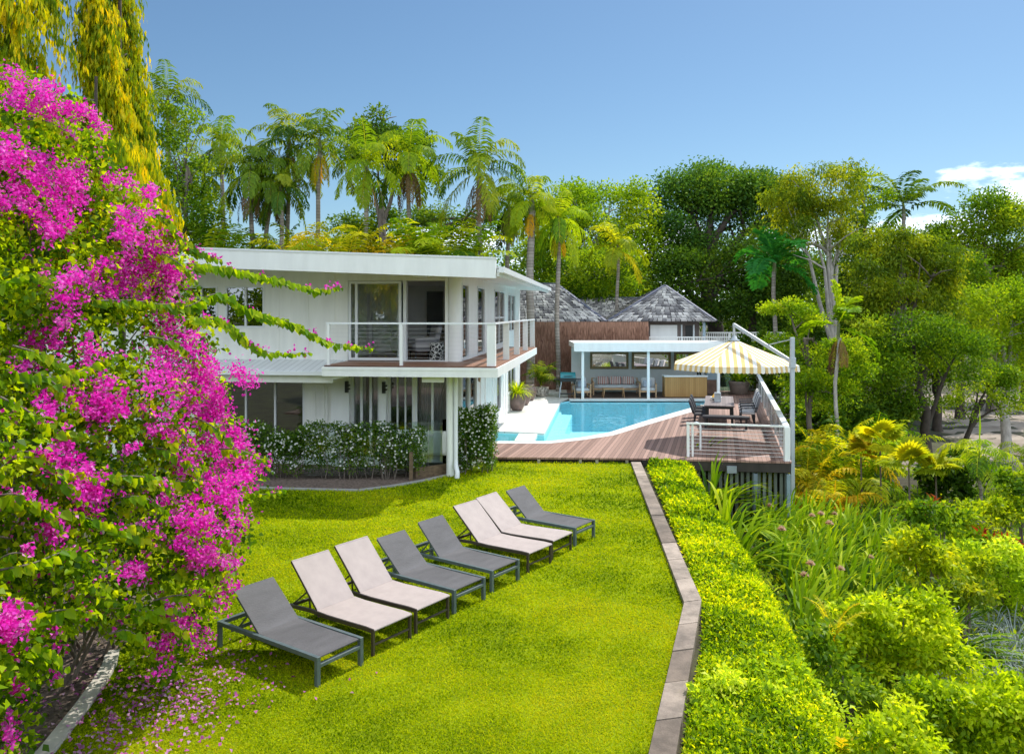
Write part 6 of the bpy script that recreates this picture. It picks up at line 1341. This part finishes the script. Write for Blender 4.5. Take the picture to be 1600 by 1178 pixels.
for sp_ in sprays:
    pts = [Vector(back(np.array([a]), np.array([b]), byf([a], [b]) + c)[0]) for a, b, c in sp_]
    cv = catm(pts, 14); mb.tube(cv[::3] + [cv[-1]], np.linspace(.010, .003, len(cv[::3]) + 1), 5); tot = 0; last = 0; m = len(cv); sd_ = 1
    for i in range(1, m):
        tot += (cv[i] - cv[i-1]).length
        while tot - last > (.019 if sp_ in sprays[:4] else .026):
            last += (.019 if sp_ in sprays[:4] else .026); sd_ = -sd_; t = i / m; sz = (.13 if sp_ in sprays[:4] else .108) * (1 - .55*max(0, (t - .55)/.45)) * rng.uniform(.75, 1.15)
            tv = np.array((cv[i] - cv[i-1]).normalized()); sdv = np.cross(tv, [0, 0, 1]) * sd_
            d = sdv*rng.uniform(.2, .8) + np.array([0, 0, -rng.uniform(.35, 1.15)]) + tv*.25 + rng.normal(size=3)*.15
            lv.add([np.array(cv[i]) + rng.normal(size=3)*.012], [d], [np.array([.15, -.6, .75]) + rng.normal(size=3)*.3], sz, sz*.84, rng.uniform(.15, 1), 0)
        if rng.random() < (.16 if i / m > .55 else .05): fl += [np.array(cv[i]) + rng.normal(size=3)*.02 + [0, 0, .03] for _ in range(7)]
g_spray = leafm('leaf_spray', [(.02, .06, .003), (.06, .125, .003), (.13, .20, .004), (.25, .28, .01)], trans=.5)
link('spray_leaves', lv.mesh('spray_leaves', [g_spray], heart=True, fold=.16, curl=.18), bo)
fl = np.array(fl); n = len(fl); link('blossom', leafmesh('blossom', fl + rng.normal(size=(n, 3))*.015, rdir(rng, n), rdir(rng, n) + [0, -.3, .4], .042, .034, rng.random(n), m_bract), bo)
# larger heart leaves through the near face of the bush
C, P2 = bpts(2400, .35); C = C + [0, -.12, 0]; C = C[C[:, 2] > .1]; n = len(C)
link('leaves', leafmesh('leaves', C, np.stack([rng.normal(size=n)*.5, rng.normal(size=n)*.4 - .2, -rng.uniform(.1, 1.1, n)], 1), rng.normal(size=(n, 3))*.4 + [.2, -.5, .7], rng.uniform(.045, .085, n), rng.uniform(.036, .07, n), rng.random(n), g_boug, heart=True, fold=.15, curl=.2), bo)
# stems, dead twigs
root = Vector(G(10, 1100)) - Vector(BO)
for i in range(26):
    e = Vector(C[rng.integers(n)]) + Vector((0, .5, 0)); r0 = root + Vector((rng.uniform(-.9, .5), rng.uniform(0, 1.6), -.1)); mb.tube([r0, r0.lerp(e, .35) + Vector((0, 0, .5)), r0.lerp(e, .7) + Vector((0, 0, .4)), e], [.024, .018, .012, .005], 6)
mb.build('branch', bark, bo)
tw = MB()
for i in range(70):
    c = back(np.array([rng.uniform(60, 175)]), np.array([rng.uniform(905, 1000)]), np.array([7.6 + rng.uniform(-.3, .3)]))[0]; d = Vector((rng.uniform(-1, 1), rng.uniform(-.4, .4), rng.uniform(-.6, .6))) * .3
    p = Vector(c); tw.tube([p, p + d*.5 + Vector((0, 0, .05)), p + d], [.006, .005, .002], 4)
tw.build('dead_twigs', M_('dead_twig', (.17, .11, .08), .9, .3, 5), bo)

# ---- clipped hedge along the edging
hz = .10
hl = [G(1010, 717.5, hz), G(1036, 770, hz), G(1072, 862, hz), G(1100, 945, hz), G(1096, 1000, hz), G(1083, 1060, hz), G(1073, 1120, hz), G(1064, 1200, hz), G(1050, 1330, hz)]
hr_ = [G(1094, 717.5, hz), G(1112, 760, hz), G(1190, 860, hz), G(1272, 980, hz), G(1318, 1055, hz), G(1335, 1110, hz), G(1345, 1200, hz), G(1350, 1330, hz)]
rng = np.random.default_rng(71)
hx = [p.y for p in hl][::-1]
def hedge_pts(n):
    y = 1/rng.uniform(1/22.4, 1/6.3, n); t = rng.random(n)
    l = np.interp(y, [p.y for p in hl][::-1], [p.x for p in hl][::-1]); r = np.interp(y, [p.y for p in hr_][::-1], [p.x for p in hr_][::-1])
    return l, r, y, t
n = 95000; l, r, y, t = hedge_pts(n); x = l + (r - l)*t
edge = np.minimum(t, 1 - t) * (r - l)
top = hz + .03*np.sin(x*5.1 + 2*np.sin(y*2.3)) + .03*np.sin(y*3.7 + x*2.1) + .022*np.sin(x*17 + 3*np.sin(y*5)) * np.sin(y*13 + 2*x) - .14*np.exp(-edge/.10) - .55*sm(.70, 1.05, t)
z = top - rng.random(n)**1.8 * .16
sdm = rng.random(n) < .22; lft = rng.random(n) < .6
x = np.where(sdm, np.where(lft, l + rng.random(n)*.10, r - rng.random(n)*.12), x); z = np.where(sdm, np.where(lft, hz - .06, hz - .5) - rng.random(n)*1.0, z)
P = np.stack([x, y, z], 1); sc = np.clip(y/11, .85, 1.7)
pat = .22*np.sin(x*1.9 + y*1.2) * np.sin(y*.9 - x*.7) + .10*np.sin(y*4 + x*6)
hd = empty('clipped_hedge', (3.6, 14, 0), 0, 'long clipped yellow green hedge between the stone edging and the lily bed', 'hedge'); O3 = np.array([3.6, 14, 0])
Dv = rng.normal(size=(n, 3))*.6 + [0, 0, .45]; Nv = rng.normal(size=(n, 3))*.5 + [0, 0, .8]
link('foliage', leafmesh('foliage', P - O3, Dv, Nv, rng.uniform(.045, .078, n)*sc, rng.uniform(.022, .036, n)*sc, np.clip(.46 + pat + rng.normal(size=n)*.27, 0, 1), g_hedge), hd)
# ---- flowering hedges by the house
def jasmine(label, x0, x1, y0, y1, z0, z1, n, nf, seed, gaps=()):
    rng = np.random.default_rng(seed); o = empty('flowering_hedge', ((x0 + x1)/2, (y0 + y1)/2, 0), 0, label, 'hedge'); oc = np.array([(x0 + x1)/2, (y0 + y1)/2, 0])
    nc = n // 16; u = rng.random(nc); x = x0 + (x1 - x0)*u; tz_ = z1 - .16*(1 + np.sin(x*4.2))*.5 - .20*(.5 + .5*np.sin(x*2.1 + 1.3))**3
    z = z0 + (tz_ - z0)*rng.random(nc)**.62; y = y0 + (y1 - y0)*rng.random(nc)**1.2
    C = np.stack([x, y, z], 1)
    for g0, g1 in gaps: C = C[~((C[:, 0] > g0) & (C[:, 0] < g1) & (rng.random(len(C)) < .75))]
    link('foliage', leafmesh('foliage', *clumps(rng, C - oc, .13, 16, .065, .034, up=.5), g_jas), o)
    f = C[rng.integers(len(C), size=nf)] + rng.normal(size=(nf, 3))*.05 + [0, -.10, .04]; P = np.repeat(f, 5, 0); a = np.tile(np.arange(5)*1.2566, nf)
    link('flowers', leafmesh('flowers', P - oc, np.stack([np.cos(a), np.full(len(a), -.3), np.sin(a)], 1), np.tile([0, -1.0, .3], (len(a), 1)), .030, .022, rng.random(len(a)), m_wfl, fold=.05), o)
    mb = MB()
    for i in range(int((x1 - x0)*14)):
        xx = rng.uniform(x0, x1) - oc[0]; yy = rng.uniform(y0, y1) - oc[1]; mb.tube([(xx, yy, 0), (xx + rng.uniform(-.1, .1), yy, .3), (xx + rng.uniform(-.2, .2), yy, z1*.7)], [.014, .01, .004], 5)
    mb.build('stem', bark, o)
jasmine('long low dark hedge with small white flowers below the house windows', -6.75, -2.25, 20.0, 20.55, .16, 1.47, 19000, 620, 81, ((-4.75, -4.5), (-3.7, -3.45)))
jasmine('upright flowering hedge with white blossoms right of the balcony post', -1.36, -.48, 20.75, 21.5, .05, 1.75, 13000, 520, 82)
# ---- lily bed
stl = []
for sd_ in (1, 2, 3):
    rng = np.random.default_rng(90 + sd_); c = strap_curves(rng, 44, 1.25, .42, (.55, 1.3), .18, 7, lean=(.62, -.10)); wv = np.array([.6, 1, 1, .95, .8, .5, .08])*.070
    stl.append(strips('leaves_%d' % sd_, c, np.tile(wv, (44, 1)), np.clip(rng.beta(1.5, 1.5, 44), 0, 1), g_strap))
def flower_mesh():
    rng = np.random.default_rng(99); lv = Leaves(); n = 46; d = rdir(rng, n); d[:, 2] = np.abs(d[:, 2]); lv.add(np.zeros((n, 3)) + [.0, 0, 1.0], d, rdir(rng, n), .11, .03, rng.random(n), 0)
    lv.add(np.array([[0, 0, .2], [0, 0, .5], [0, 0, .75]]), np.array([[0, 0, 1.0]]*3), np.array([[0, 1.0, 0]]*3), .32, .03, .5, 1); return lv.mesh('flower_head', [m_pfl, g_strap])
flm = flower_mesh()
def lily(x, y, z, s, i, grp, lab):
    o = empty('strap_lily', (x, y, z), 0, lab, 'lily clump', grp); c = link('leaves', stl[i % 3], o, (0, 0, 0), (i*1.7) % .9 - .45); c.scale = (s, s, s*.95)
    if i % 7 == 0: f = link('flower_head', flm, o, (.15*math.sin(i), .12*math.cos(i*2), .02)); f.scale = (s*.9,)*3
rng = np.random.default_rng(77); bedq = [(1172, 745), (1240, 728), (1330, 748), (1400, 800), (1470, 880), (1490, 960), (1440, 985), (1380, 930), (1300, 915), (1270, 960), (1250, 930), (1215, 850)]
pts = []; tries = 0
while len(pts) < 120 and tries < 20000:
    tries += 1; px, py = rng.uniform(1165, 1490), rng.uniform(720, 1000)
    if not inside(bedq, np.array([px]), np.array([py]))[0]: continue
    zt = -1.0; g = G(px, py, zt)
    if all((g.xy - q_.xy).length > .48 for q_ in pts): pts.append(g)
for i, g in enumerate(pts): lily(g.x, g.y, tz(g.x, g.y) - .03, rng.uniform(.85, 1.15), i, 'strap leaved lilies in the bed below the deck', 'arching strap leaved lily clump in the bed between hedge and fan palms')
for i, (px, py, lab) in enumerate([(1095, 700, 'strap leaved lily clump under the deck railing, farthest left'), (1120, 735, 'strap leaved lily clump at the hedge in front of the deck'), (1140, 765, 'strap leaved lily clump beside the batten skirt'), (1160, 800, 'strap leaved lily clump between hedge and deck corner')]):
    g = G(px, py + 12, -.2); lily(g.x, g.y, -.75 - .15*i, 1.25, i, 'tall lilies by the deck skirt', lab)
# ---- shrubs of the lower right
def shrub(label, Y, blobs, mat, L, Wd, cover, seed, sticks=10, group=None, **k): return plant('shrub', label, 'shrub', Y, blobs, mat, L*1.7, Wd*1.75, cover*1.15, part='foliage', seed=seed, sticks=sticks, group=group, per=11, rc=.13, inner=.3, up=.9, out=1.1, **k)
shrub('pale yellow green shrub at the near end of the clipped hedge', 8.8, [(1115, 1100, 40, 42), (1105, 1150, 42, 50), (1110, 1200, 50, 50), (1150, 1105, 66, 40), (1230, 1098, 60, 42), (1180, 1160, 95, 55), (1282, 1150, 50, 52), (1120, 1170, 50, 50)], g_pale, .055, .028, 4.5, 101)
shrub('yellow green shrub with dark stems in the middle of the lower garden', 12.0, [(1400, 955, 62, 34), (1360, 998, 58, 40), (1440, 1008, 66, 46), (1322, 985, 36, 36), (1482, 1040, 46, 36), (1400, 1055, 76, 46), (1340, 1050, 40, 40)], g_shrub, .07, .035, 4.2, 102, 22)
shrub('golden tipped shrub at the bottom edge beside the fern', 8.4, [(1390, 1145, 56, 42), (1345, 1185, 56, 40), (1440, 1185, 50, 40)], g_shrub, .055, .028, 4.5, 103)
shrub('large golden tipped shrub in the lower right corner', 9.2, [(1520, 1125, 66, 50), (1582, 1145, 50, 48), (1470, 1118, 42, 36), (1562, 1090, 40, 28), (1510, 1180, 80, 40), (1620, 1120, 40, 50)], g_shrub, .058, .03, 4.5, 104)
shrub('rounded yellow shrub at the end of the lily bed', 15.5, [(1452, 880, 50, 30), (1500, 896, 42, 36), (1430, 856, 40, 24)], g_yel, .085, .042, 4.2, 105)
shrub('rounded pale green shrub at the right edge above the silver plants', 15.8, [(1562, 898, 42, 40), (1604, 925, 40, 46), (1580, 870, 30, 24)], g_pale, .085, .04, 4.0, 106)
shrub('low yellow flowering shrub by the far lawn', 20, [(1545, 802, 46, 18), (1590, 810, 40, 22), (1500, 835, 36, 18)], g_yel, .10, .05, 4.0, 107)
shrub('dense glossy dark green shrub behind the young palm', 25, [(1490, 735, 36, 30), (1500, 775, 34, 34), (1470, 760, 26, 34), (1515, 720, 24, 18)], g_dark, .13, .07, 4.5, 108)
shrub('dark green shrub under the leafy trees by the drive', 33, [(1400, 665, 46, 26), (1350, 655, 34, 26), (1300, 650, 30, 22)], g_dark, .14, .075, 4.0, 109)
shrub('green shrub between the lilies and the crotons', 18, [(1470, 815, 40, 22), (1520, 860, 36, 22), (1440, 805, 30, 18)], g_mid, .10, .05, 4.0, 110)
shrub('mid green shrub at the right edge beside the young palm', 21, [(1580, 765, 40, 26), (1620, 790, 40, 36)], g_mid, .11, .055, 3.5, 116)
shrub('olive shrub under the pale shrub by the silver plants', 14, [(1520, 935, 30, 22), (1490, 930, 24, 20)], g_olive, .08, .04, 3.6, 117)
for i, (px, py, Y, lab) in enumerate([(1562, 852, 18.5, 'red and yellow croton nearest the pale shrub'), (1530, 848, 19, 'small dark red croton left of the other one'), (1458, 795, 22, 'orange croton at the foot of the fan palms')]):
    shrub(lab, Y, [(px, py, 16, 11), (px + 14, py + 8, 12, 9)], g_croton, .16, .05, 3.5, 111 + i, 4, 'crotons')
rng = np.random.default_rng(120); c = strap_curves(rng, 110, .62, .8, (.2, 1.4), .14, 6); tuft = strips('leaves', c, np.tile(np.array([.8, 1, .9, .7, .45, .08])*.020, (110, 1)), rng.random(110), g_silver)
k = 0; spts = []
for t_ in range(3000):
    px, py = rng.uniform(1488, 1625), rng.uniform(930, 1085)
    if py < 930 + (1530 - px)*.5 or (px < 1520 and py > 1040): continue
    g = G(px, py, -1.3)
    if all((g.xy - q_.xy).length > .34 for q_ in spts): spts.append(g)
    if len(spts) >= 30: break
for g in spts:
    o = empty('silver_tuft', (g.x, g.y, tz(g.x, g.y) + .12), 0, 'arching silver grey tuft among its like at the right edge below the pale shrub', 'silver plant', 'silver tufts at the right edge'); f = link('leaves', tuft, o, (0, 0, 0), rng.uniform(0, 6.28)); f.scale = (rng.uniform(.85, 1.25),)*3
shrub('dark green bushes behind the umbrella mast below the shade tree', 41, [(1195, 560, 30, 30), (1225, 590, 34, 34), (1160, 555, 26, 22), (1250, 620, 36, 34), (1200, 620, 30, 40)], g_dark, .20, .10, 4.0, 131)
shrub('green bushes under the foxtail palm and layered tree', 33, [(1240, 650, 30, 24), (1290, 670, 40, 26), (1350, 690, 40, 22), (1255, 690, 26, 30)], g_mid, .16, .08, 4.0, 132)
shrub('dark bushes on the slope between drive and deck', 37, [(1330, 600, 40, 40), (1370, 640, 40, 30), (1310, 640, 40, 34)], g_dark, .18, .09, 4.0, 133)
shrub('low green shrub in the dip between hedge and golden shrubs', 10.3, [(1310, 1060, 34, 30), (1290, 1010, 22, 26), (1345, 1085, 40, 24)], g_mid, .07, .035, 4.0, 134)
# fern at the bottom, spiky foxtail fern by the hedge
for i, (px, py, Y, lab) in enumerate([(1318, 1150, 8.3, 'yellow green upright fern at the bottom edge between two shrubs'), (1302, 955, 11.5, 'yellow feathery fern beside the hedge')]):
    t_ = D(px, py, Y); o = empty('fern', (t_.x, Y, t_.z - .45), 0, lab, 'fern', 'ferns by the hedge'); lv = Leaves(); rg = np.random.default_rng(130 + i)
    for j in range(9): frond(lv, rg, (0, 0, 0), j*2.4, rg.uniform(.7, 1.35), .75, .8, 26, .085, .018, rg.random(), 0, .1)
    link('fronds', lv.mesh('fronds', [g_palmy]), o)
# ground cover over the slope
rng = np.random.default_rng(140); n = 70000; y = 1/rng.uniform(1/42, 1/7.5, n); x = np.interp(y, KX[:, 0], KX[:, 1]) + .5 + rng.random(n)**.8 * np.clip(y*.75, 4, 26)
ok = ~((x > 12.5) & (y > 33)) & ~((y > 22) & (y < 42) & (x < 3.2 + .262*y - 0.0)); x, y = x[ok], y[ok]; n = len(x); z = terr(x, y) + rng.random(n)**1.4*.40
gc_ = link('ground_cover', leafmesh('ground_cover', np.stack([x, y, z], 1), rng.normal(size=(n, 3)) + [0, 0, .5], rng.normal(size=(n, 3))*.5 + [0, 0, .9], rng.uniform(.09, .24, n)*np.clip(y/16, .7, 2), rng.uniform(.03, .07, n)*np.clip(y/16, .7, 2), rng.random(n), g_mid)); tag(gc_, 'low leafy green plants covering the sloping ground below the hedge', 'ground cover', kind='stuff')
# ---- plants in the pots
def potplant(name, label, base, cm, cat='plant', rz_=0): o = empty(name, base, rz_, label, cat); link('foliage', cm, o); return o
rng = np.random.default_rng(150); c = strap_curves(rng, 240, .78, .55, (.4, 1.45), .16, 6)
potplant('potted_plant', 'bushy bright yellow green plant in the nearest mauve jar', (jars.location.x, jars.location.y, jars.location.z + .62), strips('foliage', c, np.tile(np.array([.5, 1, 1, .9, .6, .1])*.030, (240, 1)), rng.random(240), g_hedge))
lv = Leaves(); rg = np.random.default_rng(151)
for j in range(22): frond(lv, rg, (rg.uniform(-.1, .1), rg.uniform(-.1, .1), rg.uniform(0, .7)), j*2.4, rg.uniform(.6, 1.45), rg.uniform(.9, 1.45), rg.uniform(.5, 1.1), 24, .34, .035, rg.random(), 0, .4)
potplant('potted_palm', 'feathery dark green palm in the patterned pot by the brushwood fence', (pp_.location.x, pp_.location.y, ZD + .40), lv.mesh('foliage', [g_palm]), 'palm')
rg = np.random.default_rng(152); c = strap_curves(rg, 70, .95, .5, (.5, 1.4), .2, 6)
potplant('potted_plant', 'broad leaved green plant in the large grey brown pot', (cpot.location.x, cpot.location.y, ZD + .58), strips('foliage', c, np.tile(np.array([.3, .6, 1, 1, .7, .1])*.12, (70, 1)), rg.random(70), g_light))
